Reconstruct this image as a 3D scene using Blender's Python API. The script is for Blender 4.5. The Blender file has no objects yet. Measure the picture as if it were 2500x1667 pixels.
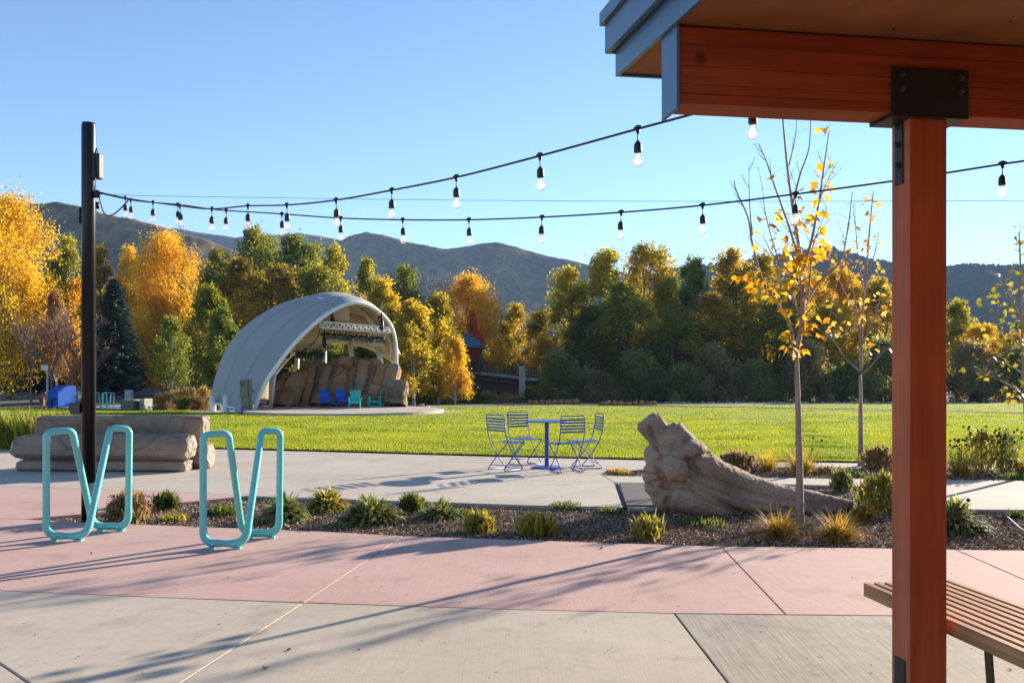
import bpy, bmesh, math, random
import numpy as np
from mathutils import Vector, Matrix, Quaternion

random.seed(7)
RNG = np.random.default_rng(7)
R = math.radians

# ------------------------------------------------------------------ camera, world, sun, exposure
sc = bpy.context.scene
col = sc.collection
F, HZ, CX, EYE = 2200.0, 905.0, 1250.0, 1.55      # focal length and horizon in photo pixels, eye height
cam_d = bpy.data.cameras.new('camera')
cam_d.sensor_width = 36.0
cam_d.lens = 36.0 * F / 2500.0
cam_d.shift_y = (HZ - 833.5) / 2500.0
cam_d.clip_start = 0.1
cam_d.clip_end = 20000
cam = bpy.data.objects.new('camera', cam_d)
cam.location = (0, 0, EYE)
cam.rotation_euler = (R(90), 0, 0)
col.objects.link(cam)
sc.camera = cam

SUN_AZ, SUN_EL = 46.0, 14.8                        # degrees right of the view axis, degrees up
w = bpy.data.worlds.new('World'); sc.world = w; w.use_nodes = True
nt = w.node_tree
bg = nt.nodes['Background']
sky = nt.nodes.new('ShaderNodeTexSky'); sky.sky_type = 'NISHITA'
sky.sun_disc = False
sky.sun_elevation = R(SUN_EL); sky.sun_rotation = R(SUN_AZ)
sky.altitude = 1900; sky.air_density = 1.0; sky.dust_density = 0.0; sky.ozone_density = 2.6
nt.links.new(sky.outputs[0], bg.inputs[0]); bg.inputs[1].default_value = 0.075
sd = Vector((math.sin(R(SUN_AZ)) * math.cos(R(SUN_EL)), math.cos(R(SUN_AZ)) * math.cos(R(SUN_EL)), math.sin(R(SUN_EL))))
sl = bpy.data.lights.new('sun', 'SUN'); sl.energy = 5.0; sl.angle = R(0.5); sl.color = (1.0, 0.88, 0.70)
so = bpy.data.objects.new('sun', sl); col.objects.link(so)
so.rotation_euler = sd.to_track_quat('Z', 'Y').to_euler(); so.location = (20, 20, 30)
sc.view_settings.view_transform = 'Standard'; sc.view_settings.look = 'None'
sc.view_settings.exposure = 1.72; sc.view_settings.gamma = 1.0
sc.view_settings.use_curve_mapping = False
sc.render.engine = 'CYCLES'
sc.cycles.use_denoising = True
sc.cycles.max_bounces = 8; sc.cycles.diffuse_bounces = 5; sc.cycles.transparent_max_bounces = 16
sc.cycles.transmission_bounces = 6; sc.cycles.volume_bounces = 0
sc.cycles.caustics_reflective = False; sc.cycles.caustics_refractive = False

# ------------------------------------------------------------------ helpers
K = 2500.0 / 2352.0
def at(px, py, d):
    return Vector(((px - CX) / F * d, d, EYE + (HZ - py) / F * d))
def gp(px, py, z=0.0):
    d = F * (EYE - z) / (py - HZ)
    return Vector(((px - CX) / F * d, d, z))
def lerp(a, b, t): return a + (b - a) * t
def sstep(a, b, x):
    t = min(1.0, max(0.0, (x - a) / (b - a))); return t * t * (3 - 2 * t)
def interp(pts, x):
    if x <= pts[0][0]: return pts[0][1]
    for (a, ya), (b, yb) in zip(pts, pts[1:]):
        if x <= b: return ya + (yb - ya) * (x - a) / (b - a)
    return pts[-1][1]
def extr(pts, x):
    if x <= pts[0][0]: (a, ya), (b, yb) = pts[0], pts[1]
    elif x >= pts[-1][0]: (a, ya), (b, yb) = pts[-2], pts[-1]
    else: return interp(pts, x)
    return ya + (yb - ya) * (x - a) / (b - a)
def spline(pts, n=8, closed=False):
    pts = [Vector(p) for p in pts]; N = len(pts); out = []
    rng = range(N if closed else N - 1)
    for i in rng:
        if closed: p0, p1, p2, p3 = pts[(i-1) % N], pts[i], pts[(i+1) % N], pts[(i+2) % N]
        else: p0, p1, p2, p3 = pts[max(i-1, 0)], pts[i], pts[i+1], pts[min(i+2, N-1)]
        for k in range(n):
            t = k / n
            out.append(0.5 * ((2*p1) + (p2-p0)*t + (2*p0-5*p1+4*p2-p3)*t*t + (3*p1-p0-3*p2+p3)*t*t*t))
    if not closed: out.append(pts[-1])
    return out
def fillet(pts, r, n=5, closed=False):
    pts = [Vector(p) for p in pts]; N = len(pts); out = []
    rr = r if isinstance(r, (list, tuple)) else [r] * N
    for i in range(N):
        if not closed and i in (0, N-1): out.append(pts[i]); continue
        p, a, b = pts[i], pts[(i-1) % N], pts[(i+1) % N]
        da, db = (a-p), (b-p)
        q = min(rr[i], da.length*0.48, db.length*0.48)
        s, e = p + da.normalized()*q, p + db.normalized()*q
        for k in range(n+1):
            t = k/n; out.append(s*(1-t)**2 + p*2*t*(1-t) + e*t*t)
    return out

class MB:
    def __init__(s): s.v = []; s.f = []
    def add(s, vs, fs):
        o = len(s.v); s.v += [tuple(v) for v in vs]; s.f += [tuple(i+o for i in f) for f in fs]; return s
    def box(s, x0, x1, y0, y1, z0, z1, M=None):
        vs = [Vector((x, y, z)) for z in (z0, z1) for y in (y0, y1) for x in (x0, x1)]
        if M is not None: vs = [M @ v for v in vs]
        return s.add(vs, [(0,2,3,1),(4,5,7,6),(0,1,5,4),(2,6,7,3),(0,4,6,2),(1,3,7,5)])
    def bar(s, p0, p1, wd, th, up=(0,0,1)):
        p0, p1 = Vector(p0), Vector(p1); d = (p1-p0).normalized(); u = Vector(up)
        a = d.cross(u)
        if a.length < 1e-4: a = d.cross(Vector((1,0,0)))
        a.normalize(); b = a.cross(d).normalized()
        vs = [p + a*(sx*wd/2) + b*(sy*th/2) for p in (p0, p1) for sy in (-1,1) for sx in (-1,1)]
        return s.add(vs, [(0,2,3,1),(4,5,7,6),(0,1,5,4),(2,6,7,3),(0,4,6,2),(1,3,7,5)])
    def tube(s, pts, r, n=8, closed=False, caps=True, ell=None):
        pts = [Vector(p) for p in pts]; N = len(pts)
        rs = r if isinstance(r, (list, tuple)) else [r]*N
        prev = None; vs = []; fs = []
        for i in range(N):
            if closed: t = pts[(i+1) % N] - pts[(i-1) % N]
            else: t = pts[min(i+1, N-1)] - pts[max(i-1, 0)]
            if t.length < 1e-9: t = Vector((0,0,1))
            t.normalize()
            if prev is None:
                a = t.cross(Vector((0,0,1)))
                if a.length < 0.2: a = t.cross(Vector((1,0,0)))
                a.normalize()
            else:
                a = prev - t*prev.dot(t)
                if a.length < 1e-6: a = t.orthogonal()
                a.normalize()
            prev = a; b = t.cross(a)
            for k in range(n):
                an = 2*math.pi*k/n; e = ell or (1,1)
                vs.append(pts[i] + a*(math.cos(an)*rs[i]*e[0]) + b*(math.sin(an)*rs[i]*e[1]))
        M = N if closed else N-1
        for i in range(M):
            for k in range(n):
                j = (i+1) % N
                fs.append((i*n+k, i*n+(k+1) % n, j*n+(k+1) % n, j*n+k))
        if caps and not closed:
            fs.append(tuple(range(n-1, -1, -1))); fs.append(tuple((N-1)*n+k for k in range(n)))
        return s.add(vs, fs)
    def lathe(s, prof, n=16, o=(0,0,0), M=None):
        vs = []; fs = []; o = Vector(o)
        for (r, z) in prof:
            for k in range(n):
                an = 2*math.pi*k/n; v = Vector((math.cos(an)*r, math.sin(an)*r, z))
                vs.append((M @ v if M is not None else v) + o)
        for i in range(len(prof)-1):
            for k in range(n):
                fs.append((i*n+k, i*n+(k+1) % n, (i+1)*n+(k+1) % n, (i+1)*n+k))
        fs.append(tuple(range(n-1, -1, -1))); fs.append(tuple((len(prof)-1)*n+k for k in range(n)))
        return s.add(vs, fs)
    def prism(s, poly, z0, z1):
        n = len(poly); vs = [(p[0], p[1], z0) for p in poly] + [(p[0], p[1], z1) for p in poly]
        return s.add(vs, [tuple(range(n-1, -1, -1)), tuple(range(n, 2*n))] + [(i, (i+1) % n, n+(i+1) % n, n+i) for i in range(n)])
    def mesh(s, name, smooth=False):
        m = bpy.data.meshes.new(name); m.from_pydata(s.v, [], s.f); m.update()
        if smooth: m.polygons.foreach_set('use_smooth', [True]*len(m.polygons))
        return m
    def build(s, name, mt, parent=None, smooth=False, bevel=0):
        o = bpy.data.objects.new(name, s.mesh(name, smooth)); col.objects.link(o)
        if mt: o.data.materials.append(mt)
        o.parent = parent
        if bevel:
            b = o.modifiers.new('bevel', 'BEVEL'); b.width = bevel; b.segments = 2; b.limit_method = 'ANGLE'; b.angle_limit = R(40)
        return o

def np_mesh(name, V, Fc, attrs=None, smooth=False):
    V = np.asarray(V, dtype=np.float32); Fc = np.asarray(Fc, dtype=np.int32)
    m = bpy.data.meshes.new(name)
    m.vertices.add(len(V)); m.vertices.foreach_set('co', V.ravel())
    k = Fc.shape[1]
    m.loops.add(Fc.size); m.loops.foreach_set('vertex_index', Fc.ravel())
    m.polygons.add(len(Fc)); m.polygons.foreach_set('loop_start', np.arange(0, Fc.size, k, dtype=np.int32))
    if smooth: m.polygons.foreach_set('use_smooth', np.ones(len(Fc), dtype=bool))
    for an, av in (attrs or {}).items():
        a = m.attributes.new(an, 'FLOAT', 'POINT'); a.data.foreach_set('value', np.asarray(av, dtype=np.float32))
    m.update(calc_edges=True); m.validate()
    return m
def obj(name, mesh, mt=None, parent=None):
    o = bpy.data.objects.new(name, mesh); col.objects.link(o); o.parent = parent
    if mt is not None and len(mesh.materials) == 0: mesh.materials.append(mt)
    return o
def tag(o, label=None, cat=None, group=None, kind=None):
    if label: o['label'] = label
    if cat: o['category'] = cat
    if group: o['group'] = group
    if kind: o['kind'] = kind
    return o
def thing(name, label, cat, loc=(0,0,0), rz=0, group=None):
    o = bpy.data.objects.new(name, None); col.objects.link(o); o.empty_display_size = 0.2
    o.location = loc; o.rotation_euler = (0, 0, rz)
    return tag(o, label, cat, group)
def setmat(o, m):
    o.material_slots[0].link = 'OBJECT'; o.material_slots[0].material = m
def copy_tree(o, parent=None):
    c = o.copy(); col.objects.link(c); c.parent = parent
    for ch in [x for x in o.children]: copy_tree(ch, c)
    return c

# ------------------------------------------------------------------ materials
MATS = {}
def newmat(name):
    m = bpy.data.materials.new(name); m.use_nodes = True
    return m, m.node_tree, m.node_tree.nodes['Principled BSDF']
def N(nt, t, **kw):
    n = nt.nodes.new(t)
    for k, v in kw.items(): setattr(n, k, v)
    return n
def noise(nt, vec, scale, detail=4, rough=0.55):
    n = N(nt, 'ShaderNodeTexNoise'); n.inputs['Scale'].default_value = scale
    n.inputs['Detail'].default_value = detail; n.inputs['Roughness'].default_value = rough
    nt.links.new(vec, n.inputs['Vector']); return n
def ramp(nt, fac, stops):
    r = N(nt, 'ShaderNodeValToRGB'); e = r.color_ramp.elements
    while len(e) < len(stops): e.new(0.5)
    for el, (p, c) in zip(e, stops): el.position = p; el.color = (*c, 1) if len(c) == 3 else c
    nt.links.new(fac, r.inputs[0]); return r
def pmat(name, colr, rough=0.6, metal=0.0, var=0.12, vscale=3.0, bump=0.0, bscale=40.0, spec=0.5, coat=0.0, stretch=None, fine=0.0, fscale=60.0, colr2=None):
    """plain surface with procedural colour variation (two noise octaves) and fine relief"""
    if name in MATS: return MATS[name]
    m, nt, b = newmat(name)
    tc = N(nt, 'ShaderNodeTexCoord'); vec = tc.outputs['Object']
    if stretch:
        mp = N(nt, 'ShaderNodeMapping'); mp.inputs['Scale'].default_value = stretch
        nt.links.new(vec, mp.inputs[0]); vec = mp.outputs[0]
    c = colr; c2 = colr2 or tuple(min(1, x*(1+var)) for x in c)
    n1 = noise(nt, vec, vscale, 5)
    r1 = ramp(nt, n1.outputs['Fac'], [(0.3, tuple(x*(1-var) for x in c)), (0.7, c2)])
    out = r1.outputs[0]
    if fine:
        n2 = noise(nt, vec, fscale, 2)
        mx = N(nt, 'ShaderNodeMix', data_type='RGBA', blend_type='MULTIPLY'); mx.inputs[0].default_value = 1.0
        r2 = ramp(nt, n2.outputs['Fac'], [(0.3, (1-fine,)*3), (0.7, (1+fine*0.4,)*3)])
        nt.links.new(out, mx.inputs[6]); nt.links.new(r2.outputs[0], mx.inputs[7]); out = mx.outputs[2]
    nt.links.new(out, b.inputs['Base Color'])
    b.inputs['Roughness'].default_value = rough; b.inputs['Metallic'].default_value = metal
    b.inputs['Specular IOR Level'].default_value = spec; b.inputs['Coat Weight'].default_value = coat
    if bump:
        bn = noise(nt, vec, bscale, 4, 0.6); bp = N(nt, 'ShaderNodeBump'); bp.inputs['Strength'].default_value = bump
        bp.inputs['Distance'].default_value = 0.02
        nt.links.new(bn.outputs['Fac'], bp.inputs['Height']); nt.links.new(bp.outputs[0], b.inputs['Normal'])
    MATS[name] = m; return m
def leafmat(name, cols, transl=0.5, rough=0.6, nscale=0.35, spread=0.5, sat=1.0):
    """leaf: colour by leaf attribute + soft patches through the crown, lets light through"""
    if name in MATS: return MATS[name]
    m, nt, b = newmat(name)
    at_ = N(nt, 'ShaderNodeAttribute', attribute_name='tint')
    tc = N(nt, 'ShaderNodeTexCoord'); oi = N(nt, 'ShaderNodeObjectInfo')
    ad = N(nt, 'ShaderNodeVectorMath', operation='ADD'); nt.links.new(tc.outputs['Object'], ad.inputs[0]); nt.links.new(oi.outputs['Location'], ad.inputs[1])
    n1 = noise(nt, ad.outputs[0], nscale, 2)
    m1 = N(nt, 'ShaderNodeMath', operation='MULTIPLY'); m1.inputs[1].default_value = 1.5*spread
    nt.links.new(n1.outputs['Fac'], m1.inputs[0])
    m2 = N(nt, 'ShaderNodeMath', operation='MULTIPLY_ADD'); m2.inputs[1].default_value = 1-spread
    nt.links.new(at_.outputs['Fac'], m2.inputs[0]); nt.links.new(m1.outputs[0], m2.inputs[2])
    m3 = N(nt, 'ShaderNodeMath', operation='SUBTRACT'); m3.inputs[1].default_value = 0.25*spread
    nt.links.new(m2.outputs[0], m3.inputs[0])
    k = len(cols); r = ramp(nt, m3.outputs[0], [(0.12+0.76*i/(k-1), c) for i, c in enumerate(cols)])
    nt.links.new(r.outputs[0], b.inputs['Base Color']); b.inputs['Roughness'].default_value = rough
    b.inputs['Specular IOR Level'].default_value = 0.25
    t = N(nt, 'ShaderNodeBsdfTranslucent'); tm_ = N(nt, 'ShaderNodeMix', data_type='RGBA', blend_type='MULTIPLY'); tm_.inputs[0].default_value = 1.0; tm_.inputs[7].default_value = (1.3, 1.25, 0.9, 1)
    nt.links.new(r.outputs[0], tm_.inputs[6]); nt.links.new(tm_.outputs[2], t.inputs[0])
    mx = N(nt, 'ShaderNodeMixShader'); mx.inputs[0].default_value = transl
    nt.links.new(b.outputs[0], mx.inputs[1]); nt.links.new(t.outputs[0], mx.inputs[2])
    nt.links.new(mx.outputs[0], nt.nodes['Material Output'].inputs[0])
    MATS[name] = m; return m

def concrete(name, c, c2, angle=0.0, broom=0.25, dirt=0.1):
    m, nt, b = newmat(name)
    g = N(nt, 'ShaderNodeNewGeometry')
    vec = g.outputs['Position']
    n1 = noise(nt, vec, 0.55, 6, 0.6); r1 = ramp(nt, n1.outputs['Fac'], [(0.3, c), (0.72, c2)])
    n2 = noise(nt, vec, 9.0, 5, 0.65)
    r2 = ramp(nt, n2.outputs['Fac'], [(0.25, (1-dirt*1.2,)*3), (0.5, (1.0,)*3), (0.8, (1+dirt*0.5,)*3)])
    mx = N(nt, 'ShaderNodeMix', data_type='RGBA', blend_type='MULTIPLY'); mx.inputs[0].default_value = 1
    nt.links.new(r1.outputs[0], mx.inputs[6]); nt.links.new(r2.outputs[0], mx.inputs[7])
    # broomed streaks
    mp = N(nt, 'ShaderNodeMapping'); mp.inputs['Rotation'].default_value = (0, 0, angle); mp.inputs['Scale'].default_value = (90, 2.2, 1)
    nt.links.new(vec, mp.inputs[0]); n3 = noise(nt, mp.outputs[0], 1.0, 3, 0.6)
    r3 = ramp(nt, n3.outputs['Fac'], [(0.3, (1-broom,)*3), (0.62, (1.0,)*3)])
    mx2 = N(nt, 'ShaderNodeMix', data_type='RGBA', blend_type='MULTIPLY'); mx2.inputs[0].default_value = 1
    nt.links.new(mx.outputs[2], mx2.inputs[6]); nt.links.new(r3.outputs[0], mx2.inputs[7])
    n4 = noise(nt, vec, 160.0, 2); r4 = ramp(nt, n4.outputs['Fac'], [(0.28, (0.78,)*3), (0.45, (1.0,)*3)])
    mx3 = N(nt, 'ShaderNodeMix', data_type='RGBA', blend_type='MULTIPLY'); mx3.inputs[0].default_value = 1
    nt.links.new(mx2.outputs[2], mx3.inputs[6]); nt.links.new(r4.outputs[0], mx3.inputs[7])
    # sparse dark stains
    n5 = noise(nt, vec, 2.3, 3, 0.5); r5 = ramp(nt, n5.outputs['Fac'], [(0.56, (1.0,)*3), (0.74, (0.80,)*3)])
    mx4 = N(nt, 'ShaderNodeMix', data_type='RGBA', blend_type='MULTIPLY'); mx4.inputs[0].default_value = 1
    nt.links.new(mx3.outputs[2], mx4.inputs[6]); nt.links.new(r5.outputs[0], mx4.inputs[7])
    nt.links.new(mx4.outputs[2], b.inputs['Base Color'])
    b.inputs['Roughness'].default_value = 0.85; b.inputs['Specular IOR Level'].default_value = 0.3
    ad = N(nt, 'ShaderNodeMath', operation='MULTIPLY_ADD'); ad.inputs[1].default_value = 0.6
    nt.links.new(n3.outputs['Fac'], ad.inputs[0]); nt.links.new(n4.outputs['Fac'], ad.inputs[2])
    bp = N(nt, 'ShaderNodeBump'); bp.inputs['Strength'].default_value = 0.25; bp.inputs['Distance'].default_value = 0.004
    nt.links.new(ad.outputs[0], bp.inputs['Height']); nt.links.new(bp.outputs[0], b.inputs['Normal'])
    MATS[name] = m; return m

def wood(name, c, c2, scale=(1.5, 30, 30), rough=0.55, knots=True):
    m, nt, b = newmat(name)
    tc = N(nt, 'ShaderNodeTexCoord'); mp = N(nt, 'ShaderNodeMapping'); mp.inputs['Scale'].default_value = scale
    nt.links.new(tc.outputs['Object'], mp.inputs[0])
    n1 = noise(nt, mp.outputs[0], 1.0, 6, 0.65); r1 = ramp(nt, n1.outputs['Fac'], [(0.3, c), (0.7, c2)])
    out = r1.outputs[0]
    n0 = noise(nt, tc.outputs['Object'], 2.2, 3); r0 = ramp(nt, n0.outputs['Fac'], [(0.3, (0.8,)*3), (0.65, (1.05,)*3)])
    mx = N(nt, 'ShaderNodeMix', data_type='RGBA', blend_type='MULTIPLY'); mx.inputs[0].default_value = 1
    nt.links.new(out, mx.inputs[6]); nt.links.new(r0.outputs[0], mx.inputs[7]); out = mx.outputs[2]
    if knots:
        vo = N(nt, 'ShaderNodeTexVoronoi'); vo.inputs['Scale'].default_value = 2.4
        nt.links.new(tc.outputs['Object'], vo.inputs['Vector'])
        rk = ramp(nt, vo.outputs['Distance'], [(0.035, (0.35,)*3), (0.085, (1.0,)*3)])
        mk = N(nt, 'ShaderNodeMix', data_type='RGBA', blend_type='MULTIPLY'); mk.inputs[0].default_value = 1
        nt.links.new(out, mk.inputs[6]); nt.links.new(rk.outputs[0], mk.inputs[7]); out = mk.outputs[2]
    # drying checks: thin dark streaks along the grain
    mp2 = N(nt, 'ShaderNodeMapping'); mp2.inputs['Scale'].default_value = tuple(x*(1.7 if x > 5 else 0.8) for x in scale); nt.links.new(tc.outputs['Object'], mp2.inputs[0])
    nck = noise(nt, mp2.outputs[0], 1.0, 3, 0.5); rck = ramp(nt, nck.outputs['Fac'], [(0.27, (0.45,)*3), (0.34, (1.0,)*3)])
    mck = N(nt, 'ShaderNodeMix', data_type='RGBA', blend_type='MULTIPLY'); mck.inputs[0].default_value = 1
    nt.links.new(out, mck.inputs[6]); nt.links.new(rck.outputs[0], mck.inputs[7]); out = mck.outputs[2]
    nt.links.new(out, b.inputs['Base Color']); b.inputs['Roughness'].default_value = rough
    b.inputs['Specular IOR Level'].default_value = 0.18
    bp = N(nt, 'ShaderNodeBump'); bp.inputs['Strength'].default_value = 0.3; bp.inputs['Distance'].default_value = 0.004
    nt.links.new(n1.outputs['Fac'], bp.inputs['Height']); nt.links.new(bp.outputs[0], b.inputs['Normal'])
    MATS[name] = m; return m

# ------------------------------------------------------------------ terrain
def terrain(x, y):
    """height of the ground: level plaza, lawn falling away, river on the right, road rising on the left"""
    if y < 16: return -0.14
    base = -0.024 * (y - 16)
    r = x / max(y, 1.0)
    zr = interp([(16, 0), (98, -1.97), (103, -2.9), (116, -2.9), (122, -2.0), (170, -1.0), (400, 2), (1200, 10)], y)
    zl = interp([(16, 0), (68, -1.25), (74, -1.15), (110, -0.05), (200, 1), (400, 4), (1200, 12)], y)
    wl = sstep(-0.20, -0.30, r)
    z = zr + (zl - zr) * wl
    return z - 0.10 * sstep(22, 16, y)
def G(px, py):
    """where the photo's ray through a pixel meets the ground"""
    if py <= HZ + 2: py = HZ + 2
    y = 16.0
    for i in range(4000):
        x = (px - CX) / F * y
        z = EYE - (py - HZ) / F * y
        if z <= terrain(x, y): break
        y += 0.1
    return Vector(((px - CX) / F * y, y, terrain((px - CX) / F * y, y)))

# --- ground sheet reaching the horizon
ys = list(np.concatenate([np.array([-60, -20, 0, 10, 14, 15.9]), np.linspace(16.2, 135, 90), np.linspace(140, 420, 24), np.geomspace(470, 9000, 14)]))
ug = np.linspace(-1.0, 1.0, 81)
gv = []
for y in ys:
    half = max(60, abs(y) * 1.15 + 40)
    for u in ug:
        x = half * (0.45 * u + 0.55 * u**3)
        z = terrain(x, y)
        if y > 95: z += 0.25 * math.sin(x * 0.31 + y * 0.17) * sstep(118, 130, y)
        gv.append((x, y, z - 0.03))
nu = len(ug)
gf = [(j*nu+i, j*nu+i+1, (j+1)*nu+i+1, (j+1)*nu+i) for j in range(len(ys)-1) for i in range(nu-1)]
soil = pmat('soil_litter', (0.115, 0.075, 0.045), 0.95, var=0.45, vscale=0.5, bump=0.6, bscale=6, colr2=(0.19, 0.15, 0.07), fine=0.4, fscale=4)
o = obj('ground', np_mesh('ground', gv, gf, smooth=True), soil); tag(o, kind='structure')

def sheet(name, near, far, dz, mt, kind='structure', rows=30, cols=60, xr=None, ground=True, label=None):
    """a strip of ground cover between two edges given on the photo, draped on the terrain"""
    x0, x1 = xr; vs = []
    for i in range(cols + 1):
        px = lerp(x0, x1, i / cols)
        a, b = G(px, extr(near, px)), G(px, extr(far, px))
        for j in range(rows + 1):
            t = (j / rows) ** 1.3
            p = a.lerp(b, t); vs.append((p.x, p.y, terrain(p.x, p.y) + dz))
    n = rows + 1
    fs = [(i*n+j, (i+1)*n+j, (i+1)*n+j+1, i*n+j+1) for i in range(cols) for j in range(rows)]
    o = obj(name, np_mesh(name, vs, fs, smooth=True), mt); tag(o, label, kind=kind); return o

LAWN_NEAR = [(-700, 1092), (0, 1093), (471, 1095), (780, 1102.5), (1145, 1113), (1560, 1123), (2000, 1129), (2500, 1135), (3200, 1143)]
LAWN_FAR = [(-700, 992), (0, 994), (120, 998), (300, 1002.5), (500, 1003), (560, 1004), (700, 1003), (900, 998), (1060, 994), (1150, 992), (1500, 988.5), (2000, 986), (2500, 984), (3200, 984)]
def lawn_material():
    m, nt, b = newmat('lawn_turf')
    g = N(nt, 'ShaderNodeNewGeometry'); vec = g.outputs['Position']
    n1 = noise(nt, vec, 0.35, 5, 0.6); n2 = noise(nt, vec, 14, 4, 0.7)
    r1 = ramp(nt, n1.outputs['Fac'], [(0.3, (0.10, 0.16, 0.018)), (0.55, (0.15, 0.21, 0.022)), (0.75, (0.21, 0.22, 0.03))])
    r2 = ramp(nt, n2.outputs['Fac'], [(0.3, (0.45,)*3), (0.6, (1.0,)*3)])
    mx = N(nt, 'ShaderNodeMix', data_type='RGBA', blend_type='MULTIPLY'); mx.inputs[0].default_value = 1
    nt.links.new(r1.outputs[0], mx.inputs[6]); nt.links.new(r2.outputs[0], mx.inputs[7]); nt.links.new(mx.outputs[2], b.inputs['Base Color'])
    b.inputs['Roughness'].default_value = 0.9
    bp = N(nt, 'ShaderNodeBump'); bp.inputs['Strength'].default_value = 0.8; bp.inputs['Distance'].default_value = 0.05
    nt.links.new(n2.outputs['Fac'], bp.inputs['Height']); nt.links.new(bp.outputs[0], b.inputs['Normal'])
    return m
lawn = sheet('lawn', LAWN_NEAR, LAWN_FAR, 0.03, lawn_material(), xr=(-700, 3200), rows=50, cols=90)

# --- grass blades on the lawn (nobody could count them)
def make_grass(n):
    px = RNG.uniform(-60, 2560, n * 2); t = RNG.uniform(0, 1, n * 2)
    nearp = np.array([[*G(x, extr(LAWN_NEAR, x))] for x in np.linspace(-80, 2600, 135)])
    farp = np.array([[*G(x, extr(LAWN_FAR, x))] for x in np.linspace(-80, 2600, 135)])
    xs = np.linspace(-80, 2600, 135)
    yn = np.interp(px, xs, nearp[:, 1]); yf = np.interp(px, xs, farp[:, 1])
    # even over the picture rather than over the ground: dense near, sparse and broader far away
    y = 1.0 / (1/yn + (1/yf - 1/yn) * t)
    x = (px - CX) / F * y
    keep = RNG.uniform(0, 1, n*2) < 0.5
    x, y = x[keep][:n], y[keep][:n]; n = len(x)
    base = np.where(x / y < -0.25, 1, 0)
    z = np.array([terrain(a, b) for a, b in zip(x, y)]) + 0.02
    patch = 0.5 + 0.5 * np.sin(x * 0.9 + 1.7 * np.sin(y * 0.6)) * np.sin(y * 0.8 + 1.3 * np.sin(x * 0.5))
    streak = np.sin(x*0.55 + 2.1*np.sin(y*0.9) + y*1.3)*np.sin(y*2.6 + 1.7*np.sin(x*0.35)) + 0.6*np.sin(x*1.7 + y*4.1 + 2*np.sin(x*0.8))
    streak = np.clip((streak - 0.75)*1.6, 0, 1)
    tuft = RNG.uniform(0.5, 1.0, n) ** 0.7
    hgt = (0.022 + 0.024 * tuft) * (0.8 + 0.45 * patch) * (1 + 1.0*streak)
    wid = 0.0045 * (y / 16.0) ** 1.05 * RNG.uniform(0.8, 1.6, n) * 1.6
    an = RNG.uniform(0, 2 * np.pi, n); lean = RNG.uniform(0.1, 0.75, n) * hgt; la = RNG.uniform(0, 2*np.pi, n)
    V = np.zeros((n, 3, 3), dtype=np.float32)
    dx, dy = np.cos(an) * wid, np.sin(an) * wid
    V[:, 0] = np.stack([x - dx, y - dy, z], 1); V[:, 1] = np.stack([x + dx, y + dy, z], 1)
    V[:, 2] = np.stack([x + np.cos(la) * lean, y + np.sin(la) * lean, z + hgt], 1)
    tint = np.repeat(np.clip(RNG.uniform(0, 1, n) * 0.75 + 0.3 * patch - 0.05 - 0.35*streak, 0, 1), 3)
    return np_mesh('grass', V.reshape(-1, 3), np.arange(3 * n).reshape(-1, 3), {'tint': tint})
grass_m = leafmat('grass_blade', [(0.09, 0.145, 0.013), (0.20, 0.26, 0.02), (0.31, 0.34, 0.03), (0.45, 0.39, 0.06)], 0.55, 0.7, 0.5, 0.3)
o = obj('grass', make_grass(380000), grass_m); tag(o, 'short sunlit green turf across the falling park lawn', 'grass', kind='stuff')

# --- paths, road, river
gravel = pmat('path_gravel', (0.30, 0.22, 0.18), 0.95, var=0.2, vscale=0.8, bump=0.5, bscale=12, fine=0.25, fscale=10)
sheet('gravel_path', [(1040, 994), (1150, 992), (1500, 989), (2000, 986.5), (2500, 984.5)], [(1040, 990), (1300, 981), (1900, 981.5), (2100, 982.5), (2500, 981)], 0.045, gravel, xr=(1040, 3000), rows=8)
sheet('footpath', [(1560, 992), (1800, 995.5), (2150, 1002), (2500, 1010)], [(1560, 990.5), (1800, 994), (2150, 1000.5), (2500, 1008.5)], 0.075, soil, xr=(1560, 3000), rows=4)
tarmac = pmat('road_tarmac', (0.15, 0.145, 0.145), 0.85, var=0.3, vscale=0.25, bump=0.3, bscale=10, fine=0.2, fscale=2)
ROAD_N = [(-700, 1000), (0, 990), (130, 985), (300, 972), (515, 948), (640, 940)]
ROAD_F = [(-700, 966), (0, 957), (130, 948), (240, 938), (400, 931), (515, 925), (640, 920)]
sheet('road', ROAD_N, ROAD_F, 0.03, tarmac, xr=(-700, 640), rows=24, cols=50)
verge = pmat('dirt_verge', (0.34, 0.22, 0.16), 0.95, var=0.3, vscale=0.6, bump=0.4, bscale=8)
sheet('dirt_path', ROAD_F, [(a, b - interp([(-700, 12), (0, 10), (240, 6), (640, 2)], a)) for a, b in ROAD_F], 0.03, verge, xr=(-700, 640), rows=6, cols=50)
pave_l = pmat('sidewalk_concrete', (0.42, 0.37, 0.33), 0.9, var=0.12, vscale=0.8)
sheet('sidewalk', [(150, 996), (230, 998), (330, 1002), (420, 990), (515, 966)], [(150, 989), (230, 990), (330, 985), (420, 968), (515, 951)], 0.04, pave_l, xr=(150, 515), rows=6)
yl = pmat('road_paint_yellow', (0.55, 0.36, 0.05), 0.8); wl_ = pmat('road_paint_white', (0.7, 0.68, 0.64), 0.8)
def mixpoly(a, b, t): return [(x, lerp(extr(a, x), extr(b, x), t)) for x in range(-700, 641, 60)]
sheet('road_line', mixpoly(ROAD_N, ROAD_F, 0.50), mixpoly(ROAD_N, ROAD_F, 0.535), 0.036, yl, xr=(-700, 620), rows=2)
sheet('road_line', mixpoly(ROAD_N, ROAD_F, 0.80), mixpoly(ROAD_N, ROAD_F, 0.825), 0.036, wl_, xr=(-700, 620), rows=2)
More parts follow.
